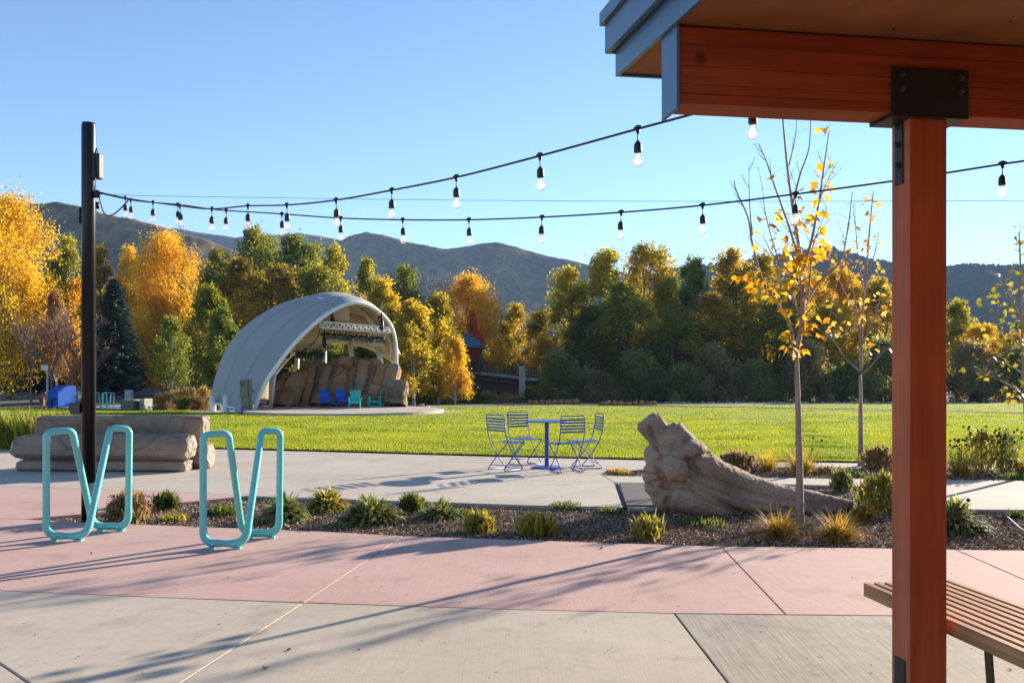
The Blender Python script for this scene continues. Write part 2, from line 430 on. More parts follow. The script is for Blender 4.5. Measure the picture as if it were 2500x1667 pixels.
mw, ntw, bw = newmat('river_water'); bw.inputs['Base Color'].default_value = (0.03, 0.05, 0.055, 1); bw.inputs['Roughness'].default_value = 0.12
gn = N(ntw, 'ShaderNodeNewGeometry'); nn = noise(ntw, gn.outputs['Position'], 1.6, 5, 0.6); bp = N(ntw, 'ShaderNodeBump'); bp.inputs['Strength'].default_value = 0.9; bp.inputs['Distance'].default_value = 0.25
ntw.links.new(nn.outputs['Fac'], bp.inputs['Height']); ntw.links.new(bp.outputs[0], bw.inputs['Normal'])
wv = [(x, y, -2.35) for y in np.linspace(98, 121, 6) for x in np.linspace(-40, 160, 30)]
o = obj('river_water', np_mesh('river_water', wv, [(j*30+i, j*30+i+1, (j+1)*30+i+1, (j+1)*30+i) for j in range(5) for i in range(29)]), mw); tag(o, kind='structure')
# river cobbles on the far bank bar
def cobbles(n):
    V = []; Fc = []; ico = [(0,0,1),(1,0,0),(0,1,0),(-1,0,0),(0,-1,0),(0,0,-1)]
    fi = [(0,1,2),(0,2,3),(0,3,4),(0,4,1),(5,2,1),(5,3,2),(5,4,3),(5,1,4)]
    for i in range(n):
        x = random.uniform(10, 75); y = random.uniform(99.5, 104) if i % 3 else random.uniform(97.5, 99)
        s = random.uniform(0.12, 0.38); z = max(terrain(x, y), -2.4)
        for v in ico: V.append((x + v[0]*s*random.uniform(.8,1.3), y + v[1]*s, z + v[2]*s*0.6))
        for f in fi: Fc.append(tuple(a + 6*i for a in f))
    return np_mesh('river_cobbles', V, Fc, smooth=True)
o = obj('river_cobbles', cobbles(1500), pmat('cobble_stone', (0.34, 0.33, 0.33), 0.8, var=0.35, vscale=1.2)); tag(o, 'pale river cobbles along the bank beyond the lawn', 'cobbles', kind='stuff')

# ------------------------------------------------------------------ mountains
def hill_material(name, a, b, c):
    m, nt, bs = newmat(name)
    g = N(nt, 'ShaderNodeNewGeometry'); vec = g.outputs['Position']
    n1 = noise(nt, vec, 0.006, 6, 0.6); n2 = noise(nt, vec, 0.06, 5, 0.7)
    r1 = ramp(nt, n1.outputs['Fac'], [(0.3, a), (0.5, b), (0.72, c)])
    r2 = ramp(nt, n2.outputs['Fac'], [(0.38, (0.4,)*3), (0.6, (1.15,)*3)])
    mx = N(nt, 'ShaderNodeMix', data_type='RGBA', blend_type='MULTIPLY'); mx.inputs[0].default_value = 1
    nt.links.new(r1.outputs[0], mx.inputs[6]); nt.links.new(r2.outputs[0], mx.inputs[7]); nt.links.new(mx.outputs[2], bs.inputs['Base Color'])
    bs.inputs['Roughness'].default_value = 1.0; bs.inputs['Specular IOR Level'].default_value = 0.0
    bp = N(nt, 'ShaderNodeBump'); bp.inputs['Strength'].default_value = 0.35; bp.inputs['Distance'].default_value = 2.5
    nt.links.new(n2.outputs['Fac'], bp.inputs['Height']); nt.links.new(bp.outputs[0], bs.inputs['Normal'])
    return m
brush_hill = hill_material('hill_brush', (0.085, 0.062, 0.034), (0.16, 0.112, 0.06), (0.28, 0.19, 0.105))
wood_hill = hill_material('hill_woodland', (0.016, 0.026, 0.012), (0.032, 0.038, 0.018), (0.06, 0.05, 0.026))
def fbm(x, seed=0.0):
    return sum(math.sin(x * 1.9**k + seed * (k + 1) * 1.7) / 1.7**k for k in range(6))
def hill(ridge, D, Dn, mt, amp, freq, seed, shear=0.5, trees=0.0, nu=220, nv=70):
    """a mountain whose crest follows the skyline; spurs and gullies run down towards the valley"""
    x0, x1 = ridge[0][0], ridge[-1][0]; vs = []
    rnd = random.Random(seed)
    for i in range(nu + 1):
        u = i / nu; px = lerp(x0, x1, u)
        cz = EYE + (HZ - interp(ridge, px)) / F * D + 4*fbm(px * 0.02, seed) * 0.25
        for j in range(nv + 1):
            v = j / nv * 1.35 - 0.35              # below zero: the far side of the crest
            Y = lerp(D, Dn, v) if v > 0 else D * (1 - v * 0.9)
            X = (px - CX) / F * lerp(D, Y, 0.6)
            if v <= 0: Z = cz * (1 + v * 1.6)
            else:
                prof = (1 - v) ** 1.25
                s = px * freq + shear * v * 6
                spur = abs(math.sin(s + 0.6*math.sin(s*0.37 + seed) + 1.3*v*math.sin(seed + s*0.5)))
                fine_ = abs(math.sin(s * 2.7 + 2.0*math.sin(v*3 + s*0.8) + seed*2)) * 0.45
                fine2 = abs(math.sin(s * 6.1 + 3.0*math.sin(v*5 + s*1.3) + seed)) * 0.16
                Z = cz * prof - amp * (spur + fine_ + fine2 - 0.4) * (math.sin(math.pi * min(1, v*1.02)) ** 0.8) * min(1, v * 5)
            Z += rnd.uniform(0, 1) * trees * (1 if -0.03 < v < 0.9 else 0)
            vs.append((X, Y, max(Z, -8)))
    n = nv + 1
    fs = [(i*n+j, i*n+j+1, (i+1)*n+j+1, (i+1)*n+j) for i in range(nu) for j in range(nv)]
    o = obj('hill', np_mesh('hill', vs, fs, smooth=True), mt); tag(o, kind='structure')
def rk(l): return [(a*K, b*K) for a, b in l]
hill(rk([(-500, 520), (-200, 475), (0, 468), (60, 464), (120, 460), (165, 470), (230, 488), (300, 500), (360, 514), (440, 540), (520, 570), (640, 610), (760, 660), (900, 720)]), 900, 590, brush_hill, 48, 0.0058, 2.0, 0.75, 0.5)
hill(rk([(200, 600), (330, 545), (400, 521), (470, 533), (540, 545), (620, 538), (690, 533), (740, 541), (800, 552), (900, 570), (1000, 600), (1150, 660), (1300, 740)]), 2300, 1550, brush_hill, 105, 0.0055, 5.0, 0.7, 1.2)
hill(rk([(640, 640), (760, 565), (800, 543), (840, 533), (880, 538), (960, 558), (1020, 570), (1060, 566), (1100, 559), (1140, 557), (1180, 564), (1230, 578), (1290, 592), (1350, 606), (1450, 630), (1600, 680), (1750, 740)]), 1700, 1150, brush_hill, 82, 0.0052, 9.0, 0.7, 1.0)
hill(rk([(1300, 700), (1480, 640), (1600, 612), (1720, 600), (1800, 588), (1870, 574), (1910, 570), (1960, 584), (2030, 604), (2100, 616), (2170, 618), (2230, 608), (2300, 611), (2380, 616), (2500, 600), (2700, 580), (3000, 640)]), 1400, 850, wood_hill, 26, 0.009, 4.0, -0.3, 7.0, nu=420, nv=90)

# ------------------------------------------------------------------ plaza paving
conc_a = concrete('concrete_warm', (0.42, 0.35, 0.275), (0.54, 0.46, 0.37), R(14), 0.07)
conc_b = concrete('concrete_broomed', (0.33, 0.28, 0.225), (0.50, 0.44, 0.365), R(-38), 0.42, 0.16)
conc_p = concrete('concrete_pink', (0.49, 0.305, 0.262), (0.57, 0.375, 0.325), R(80), 0.10, 0.08)
conc_w = concrete('concrete_walk', (0.44, 0.375, 0.305), (0.55, 0.475, 0.395), R(75), 0.12)
def inset(poly, d):
    n = len(poly); out = []
    area = sum(poly[i].x*poly[(i+1) % n].y - poly[(i+1) % n].x*poly[i].y for i in range(n))
    s = 1 if area > 0 else -1
    for i in range(n):
        p0, p1, p2 = poly[i-1], poly[i], poly[(i+1) % n]
        e1 = (p1-p0).normalized(); e2 = (p2-p1).normalized()
        n1 = Vector((-e1.y, e1.x))*s; n2 = Vector((-e2.y, e2.x))*s
        b = n1 + n2
        if b.length < 0.3: b = n1
        else: b = b / max(0.25, (b.length_squared/2))
        out.append(p1 + b*d)
    return out
pavement = tag(bpy.data.objects.new('pavement', None), kind='structure'); col.objects.link(pavement)
def slab(pts, mt, gap=0.005, z=0.0, th=0.12):
    poly = [Vector(gp(*p).xy) for p in pts]
    poly = inset(poly, gap)
    m = MB(); m.prism([(p.x, p.y) for p in poly], z - th, z)
    o = m.build('slab', mt, pavement, bevel=0.004); return o
FS = [(-1200, 1395), (-400, 1422), (0, 1441), (372, 1457), (744, 1470), (1222, 1486), (1648, 1496.5), (2168, 1502), (2500, 1506), (2713, 1508), (3600, 1514)]
BF = [(55, 1267), (119, 1270), (213, 1274.5), (485, 1285), (789, 1297), (985, 1307.6), (1300, 1318), (1500, 1325), (1760, 1333), (2150, 1337.5), (2333, 1341), (2500, 1343), (3600, 1352)]
def cut(c, a, b):
    return [(a, extr(c, a))] + [p for p in c if a < p[0] < b] + [(b, extr(c, b))]
slab(cut(FS, -1200, 744) + [(985, 1307.6)] + cut(BF, 55, 985)[::-1][1:] + [(-1200, 1190)], conc_p)
slab(cut(FS, 744, 1918) + cut(BF, 985, 1760)[::-1], conc_p)
slab(cut(FS, 1918, 2713) + cut(BF, 1760, 2333)[::-1], conc_p)
slab(cut(FS, 2713, 3600) + cut(BF, 2333, 3600)[::-1], conc_p)
slab([(-1200, 1190), (55, 1267), (200, 1254), (436, 1227), (602, 1210), (487, 1203), (234, 1194), (0, 1185), (-1200, 1140)], conc_p)
slab([(-200, 1484), (0, 1618), (253, 1788), (742, 1471)] + cut(FS, -200, 742)[::-1][1:-1], conc_a, 0.006)
slab([(742, 1471), (253, 1788), (1165, 2400), (2343, 2400), (1645, 1496.5), (1222, 1486)], conc_a, 0.004)
slab([(1645, 1496.5), (2343, 2400), (5200, 2400), (3600, 1514), (2713, 1508), (2500, 1506), (2168, 1502)], conc_b, 0.009)
slab([(-200, 1484), (-1200, 1395), (-4500, 2400), (1165, 2400), (253, 1788), (0, 1618)], conc_a, 0.010)
m = MB(); m.box(-16, 16, -14, 2.27, -0.12, 0.0); m.build('slab', conc_a, pavement)
JL = [(-1200, 1128), (0, 1140), (318, 1147), (780, 1158), (1251, 1173), (1500, 1177)]
ML = [(-1200, 1104), (0, 1107), (471, 1109), (780, 1117), (1145, 1128), (1560, 1137.5), (1850, 1140.5), (2000, 1141.5), (2500, 1147), (3400, 1155)]
slab(cut(ML, -1200, 3400) + cut([(a, b) for a, b in LAWN_NEAR] + [(3400, 1146)], -1200, 3400)[::-1], conc_w, 0.004)
slab(cut(JL, -1200, 1500) + [(1467, 1157), (1560, 1146), (1850, 1141.5)] + cut(ML, -1200, 1845)[::-1][1:], conc_w, 0.004)
slab([(-1200, 1140), (0, 1185), (234, 1194), (487, 1203), (602, 1210), (1098, 1226.5), (1175, 1170.5)] + cut(JL, -1200, 1174)[::-1], conc_w, 0.005)
slab([(1098, 1226.5), (1300, 1233), (1521, 1237.5), (1499, 1177), (1251, 1173), (1175, 1170.5)], conc_w, 0.005)
slab([(1531, 1238), (1640, 1241), (1900, 1239), (2098, 1237), (2100, 1230), (1960, 1200), (1900, 1181), (1506, 1177.5)], conc_w, 0.006)
slab([(1500, 1177), (1900, 1181), (2150, 1188), (2250, 1228), (2374, 1243), (3400, 1252), (3400, 1180), (2308, 1171), (2150, 1169), (1859, 1165.5), (1500, 1161.5), (1469, 1157.5)], conc_w, 0.005)
# kerb along the lawn
kp = [gp(x, extr(LAWN_NEAR, x)) for x in range(-1000, 3300, 90)]
m = MB()
for a, b in zip(kp, kp[1:]): m.bar(a + Vector((0, 0.06, -0.05)), b + Vector((0, 0.06, -0.05)), 0.10, 0.075)
m.build('lawn_edging', pmat('edging_grey', (0.16, 0.155, 0.15), 0.9), pavement)

# --- wooden boards let into the walk beside the sculpture
deck_w = wood('deck_board_grey', (0.115, 0.10, 0.09), (0.19, 0.17, 0.155), (1.2, 40, 40), 0.8, False)
deck = thing('deck_hatch', 'weathered grey boarded hatch set into the walk beside the bone sculpture', 'hatch', gp(1560, 1205) + Vector((0, 0, 0.006)))
ca, cb, cc, cd = gp(1512, 1180), gp(1606, 1182), gp(1622, 1237), gp(1530, 1236)
for k in range(12):
    t0, t1 = k/12 + 0.004, (k+1)/12 - 0.004
    pts = [ca.lerp(cd, t0), cb.lerp(cc, t0), cb.lerp(cc, t1), ca.lerp(cd, t1)]
    m = MB(); m.prism([(p.x - deck.location.x, p.y - deck.location.y) for p in pts], 0.0, 0.012); m.build('board', deck_w, deck)
dm = pmat('drain_black', (0.015, 0.015, 0.017), 0.7)
m = MB(); m.bar(gp(1502, 1178) + Vector((0, 0, -0.03)), gp(1525, 1237) + Vector((0, 0, -0.03)), 0.05, 0.05)
tag(m.build('slot_drain', dm), 'black slot drain between the walk slab and the boarded hatch', 'drain')

# ------------------------------------------------------------------ mulch beds
mulch_m = pmat('mulch_ground', (0.18, 0.11, 0.07), 0.95, var=0.4, vscale=3, bump=0.8, bscale=60, fine=0.45, fscale=80, colr2=(0.14, 0.10, 0.075))
BED1 = [(50, 1264), (200, 1250), (436, 1224), (602, 1207), (1098, 1223), (1300, 1230), (1640, 1238), (2080, 1243), (1960, 1196), (1900, 1178), (2150, 1184), (2250, 1224), (2374, 1240), (3400, 1249), (3400, 1354), (2500, 1346), (2150, 1340), (1760, 1336), (1500, 1328), (985, 1311), (485, 1289), (119, 1274)]
BED2 = [(1467, 1158.5), (1500, 1163), (1859, 1167), (2308, 1173), (3400, 1182), (3400, 1152), (2500, 1144), (2000, 1139), (1850, 1139), (1580, 1143.5)]
def pip(poly, x, y):
    c = False; n = len(poly)
    for i in range(n):
        (x1, y1), (x2, y2) = poly[i], poly[i-1]
        if (y1 > y) != (y2 > y) and x < (x2-x1)*(y-y1)/(y2-y1)+x1: c = not c
    return c
BEDW = []
for nm, bed, zz in (('mulch_bed', BED1, -0.045), ('mulch_bed', BED2, -0.02)):
    poly = [gp(*p).xy for p in bed]; BEDW.append(([tuple(p) for p in poly], zz))
    bm = bmesh.new(); vs = [bm.verts.new((p.x, p.y, zz)) for p in poly]
    f = bm.faces.new(vs); bmesh.ops.triangulate(bm, faces=[f])
    me = bpy.data.meshes.new(nm); bm.to_mesh(me); bm.free()
    if me.polygons[0].normal.z < 0: me.flip_normals()
    tag(obj(nm, me, mulch_m), kind='structure')
def chips(bedi, n, xr, s0, s1):
    poly, zz = BEDW[bedi]
    pts = []
    while len(pts) < n:
        px = random.uniform(*xr); py = random.uniform(1160 if bedi == 0 else 1138, 1352 if bedi == 0 else 1180)
        p = gp(px, py)
        if pip(poly, p.x, p.y): pts.append((p.x, p.y))
    P = np.array(pts); n = len(P)
    s = RNG.uniform(s0, s1, n)[:, None]
    a = RNG.normal(size=(n, 3)); a[:, 2] *= 0.45; a /= np.linalg.norm(a, axis=1, keepdims=True)
    b = np.cross(a, RNG.normal(size=(n, 3))); b /= np.linalg.norm(b, axis=1, keepdims=True)
    c = np.stack([P[:, 0], P[:, 1], zz + RNG.uniform(0.0, 0.022, n)], 1)
    V = np.stack([c - a*s, c + b*s*0.45, c + a*s, c - b*s*0.45], 1).reshape(-1, 3)
    return np_mesh('bark_chips', V, np.arange(4*n).reshape(-1, 4), {'tint': np.repeat(RNG.uniform(0, 1, n), 4)})
chip_m = leafmat('bark_chip', [(0.10, 0.06, 0.038), (0.23, 0.14, 0.09), (0.37, 0.24, 0.155), (0.55, 0.42, 0.31)], 0.0, 0.9, 2.0, 0.15)
tag(obj('bark_chips', chips(0, 60000, (40, 2560), 0.008, 0.02), chip_m), 'brown bark chips filling the near planting bed', 'mulch', kind='stuff')
tag(obj('bark_chips', chips(1, 9000, (1460, 2560), 0.012, 0.028), chip_m), 'brown bark chips in the far planting bed by the lawn', 'mulch', kind='stuff')

# ------------------------------------------------------------------ trees
bark_m = pmat('bark_grey_brown', (0.13, 0.10, 0.08), 0.95, var=0.35, vscale=2.5, bump=0.8, bscale=12, stretch=(3, 3, 0.6))
bark_pale = pmat('bark_pale', (0.42, 0.37, 0.32), 0.9, var=0.25, vscale=2, bump=0.4, bscale=10)
bark_young = pmat('bark_young_maple', (0.34, 0.21, 0.16), 0.8, var=0.25, vscale=5, bump=0.3, bscale=40, stretch=(2, 2, 0.6), colr2=(0.42, 0.28, 0.22))
LM = {
 'green':  leafmat('leaf_green', [(0.06, 0.085, 0.015), (0.14, 0.17, 0.025), (0.27, 0.27, 0.035), (0.52, 0.40, 0.045)], 0.55, nscale=0.16),
 'dark':   leafmat('leaf_dark_green', [(0.055, 0.085, 0.02), (0.12, 0.155, 0.03), (0.23, 0.24, 0.04), (0.45, 0.36, 0.05)], 0.55, nscale=0.16),
 'lime':   leafmat('leaf_yellow_green', [(0.085, 0.11, 0.014), (0.22, 0.225, 0.024), (0.50, 0.42, 0.035), (0.68, 0.50, 0.04)], 0.58, nscale=0.16),
 'olive':  leafmat('leaf_olive', [(0.06, 0.06, 0.012), (0.14, 0.115, 0.018), (0.38, 0.27, 0.03), (0.64, 0.42, 0.035)], 0.55, nscale=0.15),
 'gold':   leafmat('leaf_gold', [(0.30, 0.20, 0.018), (0.58, 0.38, 0.026), (0.74, 0.50, 0.035), (0.82, 0.62, 0.065)], 0.56, nscale=0.2),
 'orange': leafmat('leaf_orange', [(0.30, 0.17, 0.018), (0.56, 0.32, 0.028), (0.74, 0.47, 0.04), (0.80, 0.60, 0.09)], 0.56, nscale=0.2),
 'goldgreen': leafmat('leaf_gold_green', [(0.075, 0.095, 0.014), (0.24, 0.20, 0.02), (0.58, 0.42, 0.03), (0.76, 0.54, 0.045)], 0.56, nscale=0.22, spread=0.62),
 'red':    leafmat('leaf_red', [(0.28, 0.03, 0.02), (0.5, 0.07, 0.04), (0.6, 0.14, 0.045), (0.62, 0.26, 0.07)], 0.45, nscale=0.3),
 'willow': leafmat('leaf_willow_dark', [(0.10, 0.13, 0.05), (0.19, 0.215, 0.075), (0.29, 0.285, 0.09), (0.44, 0.36, 0.10)], 0.58, nscale=0.25),
 'willowbrown': leafmat('leaf_willow_brown', [(0.14, 0.125, 0.07), (0.26, 0.22, 0.11), (0.36, 0.29, 0.13), (0.50, 0.38, 0.13)], 0.58, nscale=0.25),
 'dry':    leafmat('leaf_dry_straw', [(0.16, 0.10, 0.04), (0.34, 0.23, 0.08), (0.5, 0.36, 0.13), (0.62, 0.47, 0.22)], 0.45, nscale=0.6),
 'freshgreen': leafmat('leaf_fresh_green', [(0.065, 0.09, 0.016), (0.14, 0.175, 0.028), (0.26, 0.28, 0.045), (0.42, 0.40, 0.09)], 0.47, nscale=0.4),
 'twigbrown': leafmat('leaf_russet', [(0.11, 0.065, 0.04), (0.22, 0.12, 0.06), (0.34, 0.17, 0.07), (0.5, 0.28, 0.1)], 0.4, nscale=0.4),
}
def leaf_cards(C, Nrm, size, rng, narrow=0.55, tint=None):
    n = len(C)
    a = np.cross(Nrm, rng.normal(size=(n, 3))); a /= np.linalg.norm(a, axis=1, keepdims=True) + 1e-9
    b = np.cross(Nrm, a); b /= np.linalg.norm(b, axis=1, keepdims=True) + 1e-9
    s = (size * rng.uniform(0.6, 1.35, n))[:, None]; nn = Nrm / (np.linalg.norm(Nrm, axis=1, keepdims=True) + 1e-9)
    V = np.stack([C - a*s, C + b*s*narrow + nn*s*0.18, C + a*s, C - b*s*narrow + nn*s*0.18], 1).reshape(-1, 3)
    i = np.arange(n) * 4
    Fc = np.concatenate([np.stack([i, i+1, i+2], 1), np.stack([i, i+2, i+3], 1)])
    return V, Fc, np.repeat(tint, 4)
def crown(seed, H, Rr, z0, nl, per, size, kind='cottonwood'):
    """lobes of foliage, each made of sub-clumps, each made of leaf-sized faces; gaps stay between clumps"""
    rng = np.random.default_rng(seed); lobes = []
    for k in range(nl):
        zn = (k + rng.uniform(0.1, 0.9)) / nl
        if kind == 'cottonwood': env = Rr * (0.5 + 0.5*math.sin(math.pi*min(1, 0.12 + zn*0.86))) * (1 - 0.72*zn**3.5)
        elif kind == 'aspen': env = Rr * (0.35 + 0.65*math.sin(math.pi*(0.2 + 0.75*zn))) * (1 - 0.7*zn**2.2)
        elif kind == 'round': env = Rr * math.sqrt(max(0.05, 1 - (2*zn - 0.85)**2 * 0.9))
        else: env = Rr * math.sqrt(max(0.1, 1 - zn**2))
        an = rng.uniform(0, 2*np.pi); rad = env * math.sqrt(rng.uniform(0.05, 1)) * 0.82
        s = Rr * rng.uniform(0.26, 0.46) * (1.0 - 0.35*zn)
        lobes.append((np.array([math.cos(an)*rad, math.sin(an)*rad, z0 + (H - z0)*(0.06 + 0.9*zn)]), np.array([s, s, s*rng.uniform(1.1, 1.7)]), rng.uniform(0, 1)))
    Cs, Ns, Ts = [], [], []
    for c, s, tn in lobes:
        ns = rng.integers(11, 18)
        for q in range(ns):
            d = rng.normal(size=3); d /= np.linalg.norm(d); d[2] = d[2]*0.8 + 0.15
            sc_ = c + d * s * rng.uniform(0.45, 1.05)
            if sc_[2] > H: sc_[2] = H - rng.uniform(0, 0.6)
            m = int(per * rng.uniform(0.5, 1.4)); sg = s[0] * rng.uniform(0.2, 0.36)
            g = rng.normal(size=(m, 3)) * sg * np.array([1, 1, 1.25])
            Cs.append(sc_ + g); nv = g / (np.linalg.norm(g, axis=1, keepdims=True) + 1e-6) + 0.9*rng.normal(size=(m, 3)); Ns.append(nv)
            ct = tn*0.5 + rng.uniform(0, 0.5)
            Ts.append(np.clip(ct*0.6 + rng.uniform(0, 0.4, m), 0, 1))
    C, Nn, T = np.concatenate(Cs), np.concatenate(Ns), np.concatenate(Ts)
    V, Fc, t = leaf_cards(C, Nn, size, rng, 0.6, T)
    return np_mesh('crown', V, Fc, {'tint': t}), lobes
def trunk_mesh(seed, H, r0, lobes, z0, forks=1, limbs=True):
    rnd = random.Random(seed); m = MB()
    for k in range(forks):
        lx, ly = (0, 0) if forks == 1 else (rnd.uniform(-.12, .12)*H, rnd.uniform(-.08, .08)*H)
        path = []; rs = []
        for i in range(9):
            t = i/8; path.append(Vector((lx*t**1.2 + rnd.uniform(-.012, .012)*H*(t > 0), ly*t**1.2 + rnd.uniform(-.012, .012)*H*(t > 0), H*0.86*t - 0.15)))
            rs.append(r0 * (1.25 if i == 0 else 1) * (1 - 0.88*t) / (1 if forks == 1 else 1.3))
        m.tube(path, rs, 7)
        if limbs:
            for (c, s, _) in lobes[k::forks]:
                c = Vector(c); zb = max(z0*0.7, c.z - (c.xy.length)*1.1 - 1.0); t = min(0.85, max(0.05, (zb+0.15)/(H*0.86)))
                i = min(7, int(t*8)); p = path[i].lerp(path[i+1], t*8-i)
                mid = p.lerp(c, 0.5) + Vector((0, 0, -0.08*(c-p).length))
                rr = r0*0.34*(1-0.6*t); m.tube([p, mid, c, c + Vector((0, 0, s[2]*0.5))], [rr, rr*0.7, rr*0.42, rr*0.15], 5)
    return m.mesh('trunk', True)
PROTO = {}
def proto(key, seed, H, Rr, z0, nl, per, size, kind, r0, bark, forks=1):
    cm, lobes = crown(seed, H, Rr, z0, nl, per, size, kind)
    tm = trunk_mesh(seed, H, r0, lobes, z0, forks); tm.materials.append(bark); cm.materials.append(LM['green'])
    PROTO[key] = (tm, cm, H, Rr)
proto('cA', 11, 18, 4.2, 1.6, 34, 36, 0.155, 'cottonwood', 0.36, bark_m)
proto('cB', 12, 18, 4.0, 1.8, 31, 36, 0.155, 'cottonwood', 0.34, bark_pale, 2)
proto('cC', 13, 18, 4.6, 1.5, 38, 36, 0.155, 'cottonwood', 0.38, bark_m, 2)
proto('cD', 14, 18, 3.3, 1.8, 27, 36, 0.15, 'aspen', 0.3, bark_pale)
proto('cE', 15, 18, 4.8, 1.5, 40, 36, 0.155, 'round', 0.4, bark_m)
proto('gA', 16, 17, 6.2, 1.6, 70, 46, 0.12, 'round', 0.36, bark_m)
proto('aA', 21, 10, 2.6, 1.1, 26, 34, 0.13, 'aspen', 0.14, bark_pale)
proto('aB', 22, 10, 2.9, 1.0, 28, 34, 0.13, 'round', 0.15, bark_pale)
proto('sA', 31, 4.5, 3.0, 0.05, 26, 30, 0.12, 'shrub', 0.08, bark_m, 3)
proto('sB', 32, 4.5, 2.7, 0.05, 22, 32, 0.12, 'shrub', 0.08, bark_m, 3)
proto('yA', 41, 6, 1.5, 1.3, 22, 26, 0.075, 'round', 0.06, bark_pale)
proto('bA', 51, 1.0, 0.75, 0.02, 14, 26, 0.035, 'shrub', 0.015, bark_m, 3)

def spruce_mesh(seed, H, Rr):
    rng = np.random.default_rng(seed); Cs, As, Ts = [], [], []
    nb = 330
    for k in range(nb):
        zn = (k + 0.5)/nb; z = H*(0.05 + 0.94*zn); L = Rr*(1-zn)**0.85*rng.uniform(0.75, 1.12) + 0.12
        an = k*2.399 + rng.uniform(-.3, .3); m = int(16 + 46*(1-zn))
        t = rng.uniform(0.12, 1, m)**0.75
        up = 0.10*t*L - 0.30*L*t*(1-t)*2
        side = rng.normal(size=m)*0.17*L*(1-t*0.6)*0.8
        x = np.cos(an)*t*L - np.sin(an)*side; y = np.sin(an)*t*L + np.cos(an)*side
        Cs.append(np.stack([x, y, z + up + rng.normal(size=m)*0.05], 1))
        d = np.stack([np.cos(an) + rng.normal(size=m)*.45, np.sin(an) + rng.normal(size=m)*.45, rng.uniform(-.45, .25, m)], 1); As.append(d/np.linalg.norm(d, axis=1, keepdims=True))
        Ts.append(np.clip(rng.uniform(0, .6, m) + 0.4*t, 0, 1))
    C, A, T = map(np.concatenate, (Cs, As, Ts)); n = len(C)
    b = np.cross(A, rng.normal(size=(n, 3))); b /= np.linalg.norm(b, axis=1, keepdims=True)
    s = rng.uniform(0.16, 0.34, n)[:, None]
    V = np.stack([C - A*s*0.5, C + b*s*0.22, C + A*s, C - b*s*0.22], 1).reshape(-1, 3)
    return np_mesh('crown', V, np.arange(4*n).reshape(-1, 4), {'tint': np.repeat(T, 4)})
LM['spruce'] = leafmat('needle_blue_green', [(0.008, 0.022, 0.017), (0.02, 0.045, 0.036), (0.045, 0.08, 0.068), (0.10, 0.15, 0.14)], 0.15, nscale=0.4)
LM['spruce2'] = leafmat('needle_dark', [(0.010, 0.018, 0.010), (0.022, 0.036, 0.018), (0.04, 0.055, 0.026), (0.09, 0.10, 0.05)], 0.15, nscale=0.4)
sm = spruce_mesh(61, 9, 2.3); sm.materials.append(LM['spruce'])
tm = MB().tube([(0,0,-.1), (0,0,4), (0,0,8.8)], [0.2, 0.12, 0.02], 7).mesh('trunk', True); tm.materials.append(bark_m)
PROTO['spruce'] = (tm, sm, 9, 2.3)
def bare_mesh(seed, H, spread, r0, depth=5, nfork=3):
    rnd = random.Random(seed); m = MB()
    def grow(p, d, L, r, k):
        q = p + d*L*0.5 + Vector((rnd.uniform(-.06,.06), rnd.uniform(-.06,.06), 0))*L
        e = p + d*L
        m.tube([p, q, e], [r, r*0.82, r*0.62], 5 if k > 2 else 3, caps=False)
        if k == 0: return
        for i in range(nfork if k > 1 else nfork + 1):
            a = rnd.uniform(0, 2*math.pi); v = Vector((math.cos(a), math.sin(a), 0))*spread*rnd.uniform(.5, 1.2) + d
            v.z = max(v.z, 0.1) + 0.12; v.normalize()
            grow(p.lerp(e, rnd.uniform(.62, 1)), v, L*rnd.uniform(.6, .85), r*0.58, k-1)
    grow(Vector((0,0,-.1)), Vector((0,0,1)), H*0.33, r0, depth)
    return m.mesh('trunk', True)
bmA = bare_mesh(71, 6, 0.62, 0.09); bmA.materials.append(pmat('bark_twig', (0.20, 0.13, 0.11), 0.9, var=0.3))
bmB = bare_mesh(72, 14, 0.35, 0.2); bmB.materials.append(pmat('bark_grey_dead', (0.32, 0.28, 0.25), 0.9, var=0.3))

